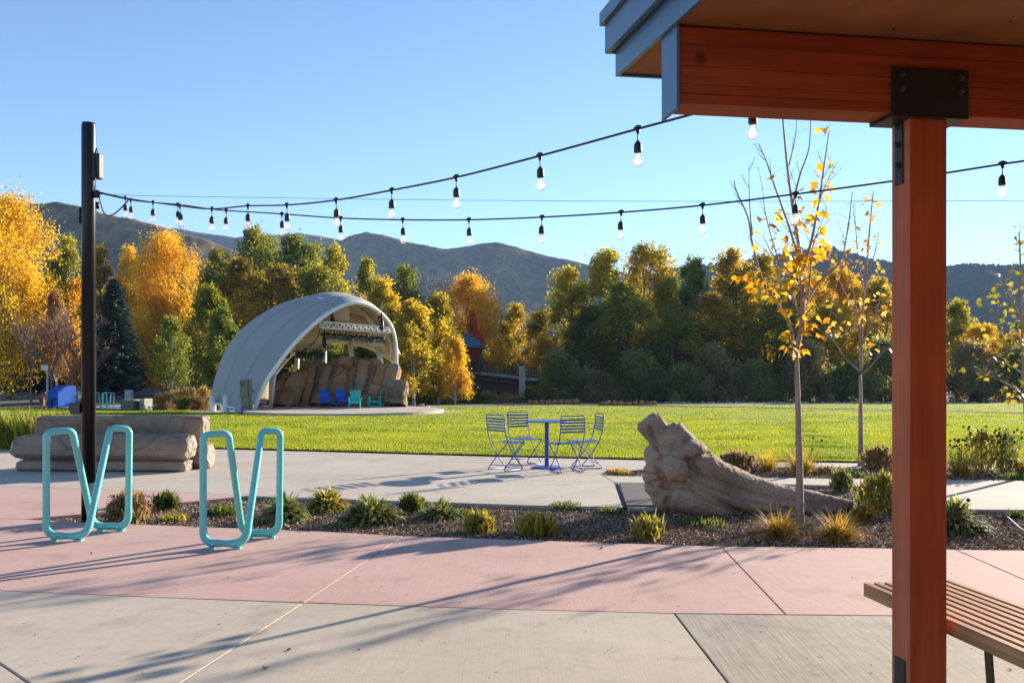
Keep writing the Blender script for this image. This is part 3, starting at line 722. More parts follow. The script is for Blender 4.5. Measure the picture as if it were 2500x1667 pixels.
def tree(name, label, cat, px, top, d, wpx, key, leaf, base=None, group=None, rz=None):
    """px/top/width measured on the photo (2352 wide), d the distance it really stands at"""
    x = (px*K - CX)/F*d
    zb = terrain(x, d) - 0.05 if base is None else base
    ztop = EYE + (HZ - top*K)/F*d; H = ztop - zb
    tmesh, cmesh, h0, r0 = PROTO[key]
    t = thing(name, label, cat, (x, d, zb), rz if rz is not None else random.uniform(0, 6.28), group)
    sz = H/h0; sx = (wpx*K/F*d)/(2*r0)*(1.42 if key[0] == 'c' else 1.1 if key[0] == 'g' else 1.22 if key[0] in 'as' else 1.0)
    t.scale = (sx, sx, sz)
    o = obj('trunk', tmesh, None, t); c = obj('crown', cmesh, None, t); setmat(c, LM[leaf]); return t
GR = 'cottonwoods along the river'
T = [
 ('golden_tree', 'largest golden tree at the left edge, towering above the road', 22, 462, 80, 225, 'gA', 'gold'),
 ('golden_tree', 'amber-leaved tree low in front of the tallest golden tree, beside the dark conifer', 168, 648, 83, 95, 'aB', 'orange'),
 ('green_tree', 'narrow green tree showing between the golden tree and the black lamp pole', 150, 545, 122, 85, 'cB', 'lime'),
 ('olive_tree', 'olive tree just to the right of the lamp pole behind the blue spruce', 232, 566, 116, 95, 'cA', 'olive'),
 ('golden_tree', 'small golden-topped tree above the tip of the blue spruce', 292, 568, 120, 75, 'cB', 'gold'),
 ('golden_tree', 'broad orange-gold tree with a green tip, right of the blue spruce', 385, 545, 94, 185, 'gA', 'orange'),
 ('green_tree', 'green treetop rising behind the broad orange-gold tree', 395, 540, 122, 95, 'cA', 'lime'),
 ('yellow_tree', 'bright yellow-green tree between the orange-gold tree and the band shell', 475, 662, 84, 105, 'aB', 'lime'),
 ('green_tree', 'low fresh green tree touching the left side of the band shell', 512, 712, 74, 95, 'aA', 'freshgreen'),
 ('green_tree', 'dark green tree standing behind the bright yellow-green one', 500, 575, 116, 105, 'cC', 'green'),
 ('green_tree', 'tallest rounded green treetop above the band shell, under the string lights', 590, 525, 128, 130, 'cE', 'green'),
 ('russet_tree', 'russet-orange tree under the tallest rounded green treetop', 560, 592, 108, 125, 'cA', 'olive'),
 ('green_tree', 'green rounded tree next right of the tallest treetop', 682, 545, 124, 130, 'cE', 'green'),
 ('olive_tree', 'dark olive tree directly behind the left half of the shell roof', 640, 610, 106, 150, 'cC', 'olive'),
 ('green_tree', 'pointed green tree with yellow tips above the shell roof apex', 770, 568, 120, 100, 'cB', 'lime'),
 ('olive_tree', 'dark tree with yellow flecks directly behind the shell roof apex', 740, 612, 106, 135, 'cA', 'green'),
 ('yellow_tree', 'slim yellow-green spire right of the shell roof apex', 845, 588, 112, 75, 'cD', 'lime'),
 ('golden_tree', 'gold and green tree just behind the right arch of the shell', 885, 640, 92, 110, 'cB', 'goldgreen'),
 ('green_tree', 'green tree top behind the gold and green tree by the arch', 930, 612, 112, 95, 'cC', 'green'),
 ('golden_tree', 'gold and green tree standing right beside the shell, pale trunk base in grass', 950, 690, 76, 125, 'aA', 'goldgreen'),
 ('golden_tree', 'yellow-green tree with a pale trunk nearest the bridge end', 1008, 680, 82, 105, 'aB', 'goldgreen'),
 ('golden_tree', 'small golden tree leaning over the left end of the bridge', 1045, 775, 80, 66, 'aA', 'gold'),
 ('golden_tree', 'big light-orange tree behind the small blue shelter roof', 1075, 640, 116, 185, 'gA', 'orange'),
 ('red_tree', 'red-leaved tree behind the small blue roof at the bridge', 1090, 722, 111, 50, 'aB', 'red'),
 ('green_tree', 'green and yellow tree above the bridge railing', 1180, 698, 132, 85, 'cB', 'goldgreen'),
 ('green_tree', 'green tree with thin top left of the bridge lamp', 1145, 720, 130, 70, 'cA', 'lime'),
 ('golden_tree', 'golden tree behind the bridge lamp post', 1235, 712, 128, 85, 'cD', 'goldgreen'),
 ('golden_tree', 'low golden tree glowing beside the bridge pier', 1252, 775, 124, 85, 'aB', 'gold'),
 ('cottonwood', 'leftmost green cottonwood of the river grove, edge lit against the blue hill', 1305, 615, 126, 125, 'cC', 'lime'),
 ('cottonwood', 'yellow-topped cottonwood, second from the left end of the river grove', 1400, 573, 124, 130, 'cA', 'lime'),
 ('cottonwood', 'tallest orange-topped cottonwood of the river grove', 1480, 563, 132, 135, 'cE', 'goldgreen'),
 ('cottonwood', 'big dark green cottonwood in front, below the yellow-topped ones', 1430, 655, 114, 165, 'cE', 'green'),
 ('cottonwood', 'light green feathery cottonwood in the middle of the grove', 1590, 592, 126, 110, 'cB', 'freshgreen'),
 ('cottonwood', 'olive cottonwood in the dip between orange top and light green one', 1540, 640, 120, 105, 'cA', 'lime'),
 ('cottonwood', 'green cottonwood with gold tufts left of the young maple', 1680, 572, 130, 125, 'cC', 'goldgreen'),
 ('cottonwood', 'shaded green and amber cottonwood low in the middle of the grove', 1640, 672, 116, 135, 'cA', 'olive'),
 ('cottonwood', 'gold-flecked cottonwood directly behind the young maple crown', 1745, 585, 130, 115, 'cB', 'goldgreen'),
 ('cottonwood', 'golden cottonwood between the two young maples', 1840, 598, 126, 145, 'cE', 'goldgreen'),
 ('cottonwood', 'shaded green cottonwood low behind the near maple trunk', 1775, 690, 115, 140, 'cC', 'green'),
 ('cottonwood', 'golden cottonwood behind the second young maple', 1935, 618, 123, 140, 'cA', 'gold'),
 ('cottonwood', 'yellow-green cottonwood low between the maple trunks', 1895, 700, 114, 130, 'cB', 'goldgreen'),
 ('cottonwood', 'golden cottonwood against the left face of the red post', 2020, 640, 121, 110, 'cC', 'goldgreen'),
 ('cottonwood', 'pointed yellow-green cottonwood right beside the red post', 2200, 690, 118, 95, 'cB', 'lime'),
 ('cottonwood', 'amber cottonwood low to the right of the red post', 2255, 745, 114, 125, 'cA', 'gold'),
 ('cottonwood', 'golden cottonwood at the right edge behind the young green tree', 2335, 765, 112, 110, 'cC', 'gold'),
 ('cottonwood', 'dark cottonwood in the shaded hollow right of the bridge pier', 1345, 700, 116, 110, 'cB', 'dark'),
 ('cottonwood', 'shaded cottonwood under the feathery light green crown', 1545, 720, 112, 130, 'cE', 'green'),
]
for (nm, lb, px, top, d, wp, key, leaf) in T:
    tree(nm, lb, 'tree', px, top, d, wp, key, leaf, group=GR if nm == 'cottonwood' else None)
tree('russet_tree', 'thin brown-leaved tree in front of the dark conifer left of the lamp pole', 'tree', 128, 670, 79, 70, 'yA', 'twigbrown')
tree('green_tree', 'green tree filling the gap between the golden tree and the dark conifer', 'tree', 118, 590, 112, 95, 'cA', 'lime')
tree('blue_spruce', 'blue-green spruce standing across the road right of the black lamp pole', 'spruce', 262, 640, 86, 125, 'spruce', 'spruce')
tree('dark_conifer', 'dark conifer behind the leafless tree near the left edge', 'conifer', 108, 640, 90, 110, 'spruce', 'spruce2')
tree('young_tree', 'young round green street tree with a thin trunk between road and lawn', 'tree', 396, 728, 68, 98, 'yA', 'freshgreen')
tree('dark_conifer', 'small dark fir seen under the shell roof behind the stone wall', 'conifer', 655, 845, 72, 60, 'spruce', 'spruce2')
tree('green_tree', 'green tree seen through the open back of the shell', 'tree', 750, 790, 78, 150, 'aB', 'green')
tree('green_tree', 'dark green tree seen through the shell, right of the middle column', 'tree', 850, 790, 80, 120, 'aA', 'dark')
for (lb, px, top, d, mesh_, h0, sx) in [
  ('leafless reddish small tree at the left edge of the road', 72, 728, 74, bmA, 6, 1.0),
  ('leafless twiggy tree just left of the black lamp pole', 165, 690, 76, bmA, 6, 1.0), ('leafless brown tree between the left-edge one and the lamp pole', 118, 705, 75, bmA, 6, 0.9), ('leafless twiggy tree peeking out right of the black lamp pole', 212, 760, 77, bmA, 6, 0.9),
  ('tall bare grey tree rising above the gold trees right of the shell', 975, 618, 112, bmB, 14, 1.0),
  ('thin dead grey snag left of the bridge lamp', 1218, 690, 130, bmB, 14, 0.6),
  ('thin dead grey snag poking above the orange tree by the bridge', 1133, 650, 128, bmB, 14, 0.5)]:
    x = (px*K - CX)/F*d; zb = terrain(x, d); H = EYE + (HZ - top*K)/F*d - zb
    hh = max(v.co.z for v in mesh_.vertices)
    t = thing('bare_tree', lb, 'tree', (x, d, zb), random.uniform(0, 6)); t.scale = (H/hh*sx,)*2 + (H/hh,)
    obj('trunk', mesh_, None, t)
SH = [('dark willow thicket beside the bridge pier', 1290, 812, 106, 105, 'sA', 'willow'), ('brownish willow thicket behind the far teal chair', 1375, 852, 105, 90, 'sB', 'willowbrown'),
 ('dark willow thicket behind the far blue chair, below the dark cottonwood', 1465, 815, 106, 110, 'sA', 'willow'), ('green-black willow thicket above the low stone row', 1560, 838, 105, 105, 'sB', 'willow'),
 ('grey-brown willow thicket right of the low stone row', 1650, 800, 107, 110, 'sA', 'willowbrown'), ('dark willow thicket left of the near maple trunk', 1745, 832, 106, 105, 'sB', 'willow'),
 ('purplish willow thicket between the maple trunks', 1850, 795, 107, 110, 'sA', 'willowbrown'), ('dark willow thicket behind the second maple trunk', 1945, 835, 106, 105, 'sB', 'willow'),
 ('dark willow thicket against the left face of the red post', 2035, 785, 107, 120, 'sA', 'willow'), ('rounded dark willow thicket right of the red post', 2245, 790, 106, 120, 'sB', 'willowbrown'),
 ('dark willow thicket at the right edge behind the young green tree', 2345, 800, 107, 110, 'sA', 'willow')]
for lb, px, top, d, wp, key, leaf in SH:
    tree('willow_thicket', lb, 'shrub', px, top, d, wp, key, leaf, group='willow thickets on the river bank')
RS = [('low dark juniper hedge at the left edge across the road', 35, 838, 92, 110, 'sA', 'spruce2'), ('yellow shrub across the road left of the lamp pole', 145, 848, 95, 55, 'sB', 'gold'),
 ('yellow-green low shrub just right of the lamp pole across the road', 240, 858, 98, 45, 'sB', 'lime'), ('orange-red shrub under the broad orange-gold tree', 345, 845, 100, 70, 'sA', 'orange'),
 ('green low shrub row across the road near the shell', 440, 855, 104, 90, 'sA', 'green'), ('dark low shrub at the road bend beside the shell', 478, 850, 106, 60, 'sB', 'dark'),
 ('tangle of brown shrubs left of the lamp pole behind the blue bin', 105, 850, 100, 60, 'sB', 'twigbrown')]
for lb, px, top, d, wp, key, leaf in RS: tree('roadside_shrub', lb, 'shrub', px, top, d, wp, key, leaf, group='shrubs across the road')
DS = [('dry straw shrub beside the pale green utility box', 372, 905, 60, 26, 'bA', 'dry'), ('dry straw shrub with pink tips under the young street tree', 400, 898, 60, 34, 'bA', 'dry'),
 ('tall dry straw shrub between the street tree and the shell', 432, 893, 59, 40, 'bA', 'dry'), ('dry shrub touching the left foot of the shell', 466, 890, 58, 34, 'bA', 'dry'),
 ('greenish low shrub under the young street tree', 415, 912, 58, 40, 'bA', 'freshgreen'), ('russet low shrub by the boulders left of the shell', 452, 912, 57, 30, 'bA', 'twigbrown')]
for lb, px, top, d, wp, key, leaf in DS: tree('dry_shrub', lb, 'shrub', px, top, d, wp*1.7, key, leaf, group='dry shrubs left of the shell')
for lb, px, top, d, wp, leaf in [('small yellow weed shrub on the bank below the bridge', 1083, 890, 96, 26, 'lime'), ('tuft of pinkish dry shrub on the gravel behind the low stone row', 1550, 902, 99, 24, 'dry'),
   ('pale dry tuft on the bank right of the near maple trunk', 1908, 906, 99, 22, 'dry'), ('dark green shrub at the foot of the bridge pier', 1215, 890, 100, 60, 'dark')]:
    tree('bank_shrub', lb, 'shrub', px, top, d, wp, 'bA', leaf, group='small shrubs on the bank')
for lb, px, top, d, wp, leaf in [('low green undergrowth patch under the trees right of the stage', 985, 893, 84, 110, 'dark'), ('low green undergrowth patch before the bridge girder', 1090, 900, 92, 100, 'dark')]:
    tree('undergrowth_shrub', lb, 'shrub', px, top, d, wp, 'sA', leaf)

# the wood that stands behind the single trees, too far back to tell its trees apart
def woodland(seed, n):
    rng = np.random.default_rng(seed); Cs, Ns, Ts = [], [], []
    for k in range(n):
        px = rng.uniform(-60, 2560); d = rng.uniform(136, 175); x = (px - CX)/F*d; z0 = terrain(x, d)
        top = interp([(-60, 660), (300, 680), (560, 650), (900, 680), (1120, 770), (1180, 800), (1300, 850), (1420, 830), (1700, 830), (2050, 840), (2150, 850), (2300, 880), (2560, 890)], px)
        zt = EYE + (HZ - top)/F*d; H = (zt - z0)*rng.uniform(0.75, 1.0); r = rng.uniform(1.4, 2.6)
        for q in range(9):
            c = np.array([x + rng.normal()*r*0.6, d + rng.normal()*r*0.6, z0 + H*(0.06 + 0.92*(q + rng.uniform(0, 1))/9)])
            g = rng.normal(size=(26, 3))*np.array([r*0.5, r*0.5, 0.8]); Cs.append(c + g); Ns.append(g + rng.normal(size=(26, 3))); Ts.append(np.clip(rng.uniform(0, 0.6) + rng.uniform(0, .4, 26), 0, 1))
    V, Fc, t = leaf_cards(np.concatenate(Cs), np.concatenate(Ns), 0.3, rng, 0.6, np.concatenate(Ts))
    return np_mesh('woodland', V, Fc, {'tint': t})
tag(obj('woodland', woodland(5, 420), LM['olive']), 'dense wood closing the gaps behind the single trees', 'wood', kind='stuff')

# ------------------------------------------------------------------ timber pavilion (right foreground)
E1 = Vector((0.9883, 0.1527, 0)); E2 = Vector((-0.1527, 0.9883, 0)); O = Vector((1.722, 3.9, 0))
PM = Matrix((( E1.x, E2.x, 0, O.x), (E1.y, E2.y, 0, O.y), (0, 0, 1, 0), (0, 0, 0, 1)))
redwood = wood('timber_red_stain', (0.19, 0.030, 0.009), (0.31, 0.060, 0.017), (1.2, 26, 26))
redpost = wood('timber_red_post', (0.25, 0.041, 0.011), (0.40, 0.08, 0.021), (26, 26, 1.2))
soff_m = wood('soffit_plywood', (0.19, 0.072, 0.027), (0.27, 0.105, 0.04), (4, 1.2, 4), 0.6, False)
fascia_m = pmat('fascia_grey_blue', (0.075, 0.14, 0.22), 0.35, metal=0.3, var=0.08, vscale=2, spec=0.5)
black_m = pmat('steel_black', (0.018, 0.018, 0.020), 0.45, metal=0.4, var=0.2, vscale=8)
steel_m = pmat('bolt_steel', (0.06, 0.06, 0.065), 0.4, metal=0.7)
pav = thing('timber_pavilion', 'open timber pavilion with red-stained post and beam and grey metal roof edge', 'pavilion')
pav.matrix_world = PM
m = MB(); m.box(0, 0.176, 0, 0.14, 0, 2.655); post = m.build('post', redpost, pav, bevel=0.006)
post.data.materials.append(wood('timber_red_lit_side', (0.37, 0.095, 0.042), (0.50, 0.145, 0.07), (26, 26, 1.2)))   # paler, pinker copy for the left side: sky and bounce light painted in
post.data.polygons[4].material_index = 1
BZ = [2.656, 2.700, 2.738, 2.812, 2.905, 2.975]     # glued layers of the beam
for a, b in zip(BZ, BZ[1:]):
    m = MB(); m.box(-1.046, 6.0, -0.012, 0.152, a + 0.0008, b - 0.0008); m.build('beam_lamination', redwood, pav, bevel=0.0015)
m = MB(); m.box(-1.062, -1.0475, -0.03, 0.165, 2.63, 3.0); m.build('beam_end_cap', fascia_m, pav, bevel=0.002)
SL = 0.08; Z0 = 2.985
def soff(t): return Z0 + SL*(t - 0.0)
def roof_layer(u0, u1, t0, t1, dz0, dz1, name, mt, parent=pav, bevel=0.0):
    vs = [(u, t, soff(t) + dz) for dz in (dz0, dz1) for t in (t0, t1) for u in (u0, u1)]
    m = MB(); m.add(vs, [(0,2,3,1),(4,5,7,6),(0,1,5,4),(2,6,7,3),(0,4,6,2),(1,3,7,5)])
    return m.build(name, mt, parent, bevel=bevel)
# soffit panels with joints, fascia boards, roof deck
us = [-1.055, 0.55, 2.2, 3.85, 5.5]; ts = [-7.0, -4.6, -2.2, 0.2, 0.86]
ts = [-7.0, -4.56, -2.12, 0.32, 0.815]
for ua, ub in zip(us, us[1:]):
    for ta, tb in zip(ts, ts[1:]):
        roof_layer(ua + 0.002, ub - 0.002, ta + 0.002, tb - 0.002, 0.0, 0.018, 'soffit_panel', soff_m)
roof_layer(-1.06, 5.6, -7.1, 0.825, 0.0185, 0.10, 'roof_core', black_m)
roof_layer(-1.080, -1.0605, -7.1, 0.85, -0.012, 0.125, 'fascia', fascia_m, bevel=0.002)
roof_layer(-1.0605, 5.6, 0.826, 0.85, -0.012, 0.125, 'fascia', fascia_m, bevel=0.002)
roof_layer(-1.122, -1.095, -7.1, 0.90, 0.115, 0.295, 'fascia', fascia_m, bevel=0.002)
roof_layer(-1.095, 5.6, 0.873, 0.90, 0.115, 0.295, 'fascia', fascia_m, bevel=0.002)
roof_layer(-1.094, 5.6, -7.1, 0.872, 0.126, 0.27, 'roof_deck', fascia_m)
roof_layer(-1.145, -1.123, -7.1, 0.925, 0.262, 0.33, 'drip_edge', fascia_m, bevel=0.002)
roof_layer(-1.123, 5.6, 0.901, 0.925, 0.262, 0.33, 'drip_edge', fascia_m, bevel=0.002)
m = MB(); m.box(-1.0, 5.5, -5.35, -5.2, 0.0, 2.55); m.build('unseen_shade_wall', redpost, pav)  # unseen wall added behind the camera to keep fill light off the post front
scr = MB()
for (u, t) in [(-0.8, -0.05), (-0.15, -0.12), (0.25, -0.3), (0.52, -0.42), (0.58, -0.45), (0.62, -0.15), (-0.6, -0.5), (0.9, -0.1), (-0.92, 0.5), (-0.98, 0.8)]:
    scr.lathe([(0.007, -0.004), (0.006, 0.002)], 8, (u, t, soff(t)))
scr.build('screw_head', steel_m, pav)
# steel saddle on the beam, strap on the post
sad = MB(); sad.box(-0.095, 0.262, -0.026, -0.014, 2.642, 2.853); sad.box(-0.095, 0.262, 0.153, 0.163, 2.642, 2.853); sad.box(-0.095, 0.262, -0.026, 0.163, 2.641, 2.6545)
sad = sad.build('saddle_plate', black_m, pav, bevel=0.003)
for (u, z) in [(-0.055, 2.822), (0.222, 2.822), (-0.055, 2.76), (0.222, 2.76)]:
    b = MB(); b.lathe([(0.018, 0), (0.018, 0.004), (0.011, 0.005), (0.011, 0.014), (0.005, 0.016)], 6, (u, -0.026, z), Matrix.Rotation(R(90), 3, 'X')); b.build('bolt', steel_m, sad)
st = MB(); st.box(-0.007, -0.0008, 0.045, 0.105, 2.37, 2.64); st = st.build('strap_plate', black_m, pav, bevel=0.002)
for z in (2.545, 2.455):
    b = MB(); b.lathe([(0.017, 0), (0.017, 0.004), (0.011, 0.005), (0.011, 0.016), (0.006, 0.02)], 6, (-0.007, 0.075, z), Matrix.Rotation(R(-90), 3, 'Y')); b.build('bolt', steel_m, st)
st = MB(); st.box(-0.007, -0.0008, 0.03, 0.11, 0.02, 0.285); st.build('strap_plate', black_m, pav, bevel=0.006)

# slatted bench beside the post
bw_l = wood('bench_slat_wood', (0.30, 0.145, 0.065), (0.52, 0.29, 0.14), (30, 1.5, 30), 0.55, False)
bo = gp(2108, 1422, 0.45)
bench = thing('slatted_bench', 'brown timber slat bench with black steel legs behind the red post', 'bench', (bo.x, bo.y, 0))
bench.rotation_euler = (0, 0, math.atan2(E1.y, E1.x))
for k in range(9):
    m = MB(); m.box(k*0.0575, k*0.0575 + 0.036, -2.1, 0, 0.382, 0.45); m.build('slat', bw_l, bench, bevel=0.003)
for yy in (-0.35, -1.75):
    m = MB(); m.box(0.01, 0.485, yy-0.025, yy+0.025, 0.368, 0.381); m.build('cross_bar', black_m, bench)
    for sx, xe in ((0.05, 0.0), (0.44, 0.49)):
        m = MB(); m.bar((sx, yy, 0.368), (xe, yy - (0.03 if sx < .2 else -0.03), 0), 0.05, 0.012, (1, 0, 0)); m.build('leg', black_m, bench)

# ------------------------------------------------------------------ lamp pole and string lights
pole_m = pmat('pole_dark_bronze', (0.011, 0.011, 0.013), 0.3, metal=0.55, var=0.12, vscale=3)
PX, PY = (216.5 - CX)/F*9.45, 9.45
pole = thing('lamp_pole', 'tall dark bronze steel pole holding the string lights, beside the bike racks', 'pole', (PX, PY, -0.06))
m = MB(); m.lathe([(0.071, 0), (0.071, 4.17), (0.066, 4.19), (0.066, 4.205)], 28); m.build('shaft', pole_m, pole, True)
m = MB(); m.box(0.055, 0.135, -0.05, 0.05, 3.62, 3.88); m.build('junction_box', black_m, pole, bevel=0.008)
m = MB(); m.box(-0.17, -0.068, -0.06, 0.02, 1.165, 1.275); m.lathe([(0.03, 0), (0.03, 0.02)], 12, (-0.17, -0.02, 1.22), Matrix.Rotation(R(-90), 3, 'Y')); m.build('outlet_box', pmat('outlet_bronze', (0.045, 0.04, 0.038), 0.5), pole, bevel=0.004)
grey_m = pmat('box_grey_plastic', (0.30, 0.31, 0.31), 0.5)
m = MB(); m.box(0.075, 0.135, -0.09, -0.03, 0.27, 0.45); m.build('weather_box', grey_m, pole, bevel=0.015)
m = MB(); m.tube([(0.11, -0.06, 0.28), (0.11, -0.06, 0.12)], 0.011, 8); m.tube([(0.06, -0.075, 0.44), (0.05, -0.08, 0.06)], 0.022, 8); m.build('conduit', grey_m, pole, True)
m = MB(); m.tube(spline([(0.11, -0.03, 3.88), (0.095, -0.04, 3.93), (0.085, -0.06, 3.8), (0.10, -0.07, 3.6), (0.09, -0.06, 3.46)], 6), 0.007, 6)
m.lathe([(0.035, 0), (0.035, 0.06), (0.02, 0.075)], 10, (0.10, -0.03, 3.42)); m.lathe([(0.02, 0), (0.024, 0.07)], 8, (0.105, -0.03, 3.30)); m.box(-0.09, -0.068, -0.03, 0.03, 3.15, 3.32)
m.build('cable_clamp', black_m, pole, True)
rub_m = pmat('cable_black_rubber', (0.012, 0.012, 0.013), 0.55)
gm, gnt, gb = newmat('bulb_glass')
tr = N(gnt, 'ShaderNodeBsdfTransparent'); gl = N(gnt, 'ShaderNodeBsdfGlossy'); gl.inputs['Roughness'].default_value = 0.04
lw = N(gnt, 'ShaderNodeLayerWeight'); lw.inputs[0].default_value = 0.42
df = N(gnt, 'ShaderNodeBsdfTranslucent'); df.inputs[0].default_value = (0.9, 0.9, 0.88, 1)
mx1 = N(gnt, 'ShaderNodeMixShader'); gnt.links.new(lw.outputs['Facing'], mx1.inputs[0]); gnt.links.new(tr.outputs[0], mx1.inputs[1]); gnt.links.new(gl.outputs[0], mx1.inputs[2])
mx2 = N(gnt, 'ShaderNodeMixShader'); mx2.inputs[0].default_value = 0.16; gnt.links.new(mx1.outputs[0], mx2.inputs[1]); gnt.links.new(df.outputs[0], mx2.inputs[2])
gnt.links.new(mx2.outputs[0], gnt.nodes['Material Output'].inputs[0])
fil_m = pmat('filament_wire', (0.5, 0.42, 0.32), 0.4, metal=0.5)
sock = MB(); sock.tube([(-0.022, 0, 0.004), (0, 0, 0.009), (0.022, 0, 0.004)], [0.009, 0.013, 0.009], 8); sock.lathe([(0.014, 0.0), (0.006, -0.026)], 8)
sock.tube([(0, 0, -0.02), (0, 0, -0.068)], 0.0035, 6); sock.lathe([(0.006, -0.062), (0.014, -0.072), (0.020, -0.082), (0.021, -0.118), (0.018, -0.124)], 12)
sock_me = sock.mesh('lamp_socket', True); sock_me.materials.append(rub_m)
bulb = MB(); bulb.lathe([(0.015, -0.1205), (0.017, -0.136), (0.026, -0.158), (0.0275, -0.172), (0.024, -0.186), (0.013, -0.196), (0.001, -0.199)], 16)
bulb_me = bulb.mesh('glass_bulb', True); bulb_me.materials.append(gm)
fil = MB(); fil.tube([(-0.006, 0, -0.121), (-0.007, 0, -0.17), (0, 0, -0.182), (0.007, 0, -0.17), (0.006, 0, -0.121)], 0.0016, 5)
fil_me = fil.mesh('filament', True); fil_me.materials.append(fil_m)
def string(label, pts, p_end, lamps, rad=0.0065):
    """cable along a straight plan line from the pole to p_end; heights read from the photo"""
    a = Vector((PX + 0.10, PY, 0)); b = Vector((p_end[0], p_end[1], 0)); n = b - a
    def on(px, py):
        k = (px*K - CX)/F          # x = k*y on this ray
        t = (k*a.y - a.x)/(n.x - k*n.y); y = a.y + n.y*t
        return Vector((a.x + n.x*t, y, EYE + (HZ - py*K)/F*y))
    P3 = [on(*p) for p in pts] + ([Vector(p_end)] if len(p_end) == 3 else [])
    sp = spline(P3, 10)
    o0 = thing('string_lights', label, 'string lights', tuple(sp[0]))
    m = MB(); m.tube([p - sp[0] for p in sp], rad, 6); m.build('cable', rub_m, o0, True)
    for px in lamps:
        k = (px*K - CX)/F; best = min(range(len(sp)-1), key=lambda i: min(abs(sp[i].x/sp[i].y - k), abs(sp[i+1].x/sp[i+1].y - k)))
        q = min(sp, key=lambda p: abs(p.x/p.y - k))
        for i in range(len(sp)-1):
            k0, k1 = sp[i].x/sp[i].y - k, sp[i+1].x/sp[i+1].y - k
            if k0*k1 <= 0 and k0 != k1: q = sp[i].lerp(sp[i+1], k0/(k0-k1))
        s = obj('lamp_socket', sock_me, None, o0); s.location = q - sp[0]; s.rotation_euler = (random.uniform(-.06, .06), random.uniform(-.06, .06), math.atan2(n.y, n.x))
        g = obj('glass_bulb', bulb_me, None, s); obj('filament', fil_me, None, s)
zz = lambda v: (180 + v/3.267)/K
string('upper string of clear bulbs running from the pole to the pavilion beam end',
       [(226, 441), (300, 457), (412, 473), (485, 480), (570, 473), (660, 471), (770, 460), (900, 437), (1050, 407), (1237, 359), (1463, 297), (1530, 279), (1740, 222)], (1.10, 4.28),
       [zz(411), zz(633), zz(848), zz(1103), zz(1390), zz(1700), zz(2093), 900, 1048, 1240, 1465, 1729])
string('lower string of clear bulbs sagging across the picture behind the red post',
       [(226, 443), (310, 461), (410, 470), (500, 482), (640, 491), (780, 501), (925, 505), (1075, 505), (1245, 499), (1425, 488), (1612, 472), (1828, 446), (2045, 417), (2170, 398), (2303, 377), (2352, 370), (2480, 350)], (2.86, 5.26),
       [zz(455), zz(830), zz(1217), zz(1660), zz(2130), 925, 1077, 1245, 1427, 1614, 1828, 2062, 2303])
# thin stay wire and the slack loop of cable at the pole
wa = Vector((PX + 0.09, PY, 3.40)); wb = at(2700, 489, 7.2); wm = at(339, 478, 9.2)
m = MB(); m.tube([wa, wm] + [wm.lerp(wb, t) - Vector((0, 0, 0.03*math.sin(math.pi*t))) for t in np.linspace(0.1, 1, 10)], 0.0022, 5)
tag(m.build('stay_wire', steel_m), 'thin straight steel wire stretched from the pole across the sky', 'wire')
lp = [at(227*K, 444*K, 9.40), at(232*K, 470*K, 9.38), at(241*K, 492*K, 9.36), at(257*K, 494*K, 9.33), at(276*K, 480*K, 9.30), at(297*K, 457*K, 9.26)]
m = MB(); m.tube(spline(lp, 6), 0.007, 6); tag(m.build('cable_loop', rub_m, None, True), 'slack black cable loop hanging just right of the pole', 'cable')

# ------------------------------------------------------------------ bike racks
rack_m, rnt, rb = newmat('rack_teal_powdercoat')
tcn = N(rnt, 'ShaderNodeTexCoord'); rn = noise(rnt, tcn.outputs['Object'], 5, 3); rr = ramp(rnt, rn.outputs['Fac'], [(0.3, (0.125, 0.47, 0.46)), (0.7, (0.16, 0.53, 0.51))])
rnt.links.new(rr.outputs[0], rb.inputs['Base Color']); rb.inputs['Roughness'].default_value = 0.3; rb.inputs['Coat Weight'].default_value = 0.25
def rack_path(s=1.0):
    P = [(0.0, 0.0, 0.045), (0.0, 0.0, 0.99), (0.19, 0.10, 1.0), (0.20, 0.5, 0.045), (0.54, 0.5, 0.045), (0.55, 0.5, 0.99), (0.40, 0.42, 1.0), (0.37, 0.0, 0.045)]
    return fillet([Vector(p)*s for p in P], [0.12, 0.055, 0.055, 0.12, 0.12, 0.055, 0.055, 0.12], 7, True)
def rack_mesh():
    path = rack_path(); m = MB()
    # resample so the long legs carry rings too
    pts = []
    for i, p in enumerate(path):
        q = path[(i+1) % len(path)]; k = max(1, int((q-p).length/0.08))
        for j in range(k): pts.append(p.lerp(q, j/k))
    rs = [0.0315 + 0.005*sstep(0.3, 0.05, p.z) for p in pts]
    m.tube(pts, rs, 12, closed=True)
    return m.mesh('loop', True)
rk_me = rack_mesh(); rk_me.materials.append(rack_m)
ft = MB()
for (x, y) in ((0.07, 0), (0.30, 0), (0.27, 0.5), (0.47, 0.5)): ft.box(x-0.03, x+0.03, y-0.03, y+0.03, -0.002, 0.016)
ft_me = ft.mesh('foot_pad'); ft_me.materials.append(rack_m)
bt = MB()
for (x, y) in ((0.09, -0.036), (0.29, 0.462), (0.45, 0.462)): bt.lathe([(0.007, 0), (0.007, 0.008)], 8, (x, y, 0.045), Matrix.Rotation(R(90), 3, 'X'))
bt_me = bt.mesh('bolt_cap'); bt_me.materials.append(pmat('bolt_bright', (0.7, 0.7, 0.7), 0.3, metal=0.8))
def rack(px, py, label, rz=0.0):
    p = gp(px, py); t = thing('bike_rack', label, 'bike rack', (p.x, p.y, 0.0), rz, 'teal bike racks on the pink paving')
    obj('loop', rk_me, None, t); obj('foot_pad', ft_me, None, t); obj('bolt_cap', bt_me, None, t); return t
rack(113, 1320, 'teal looped bike rack standing in front of the dark lamp pole', R(1))
rack(496, 1339, 'teal looped bike rack standing clear, right of the lamp pole', R(1))

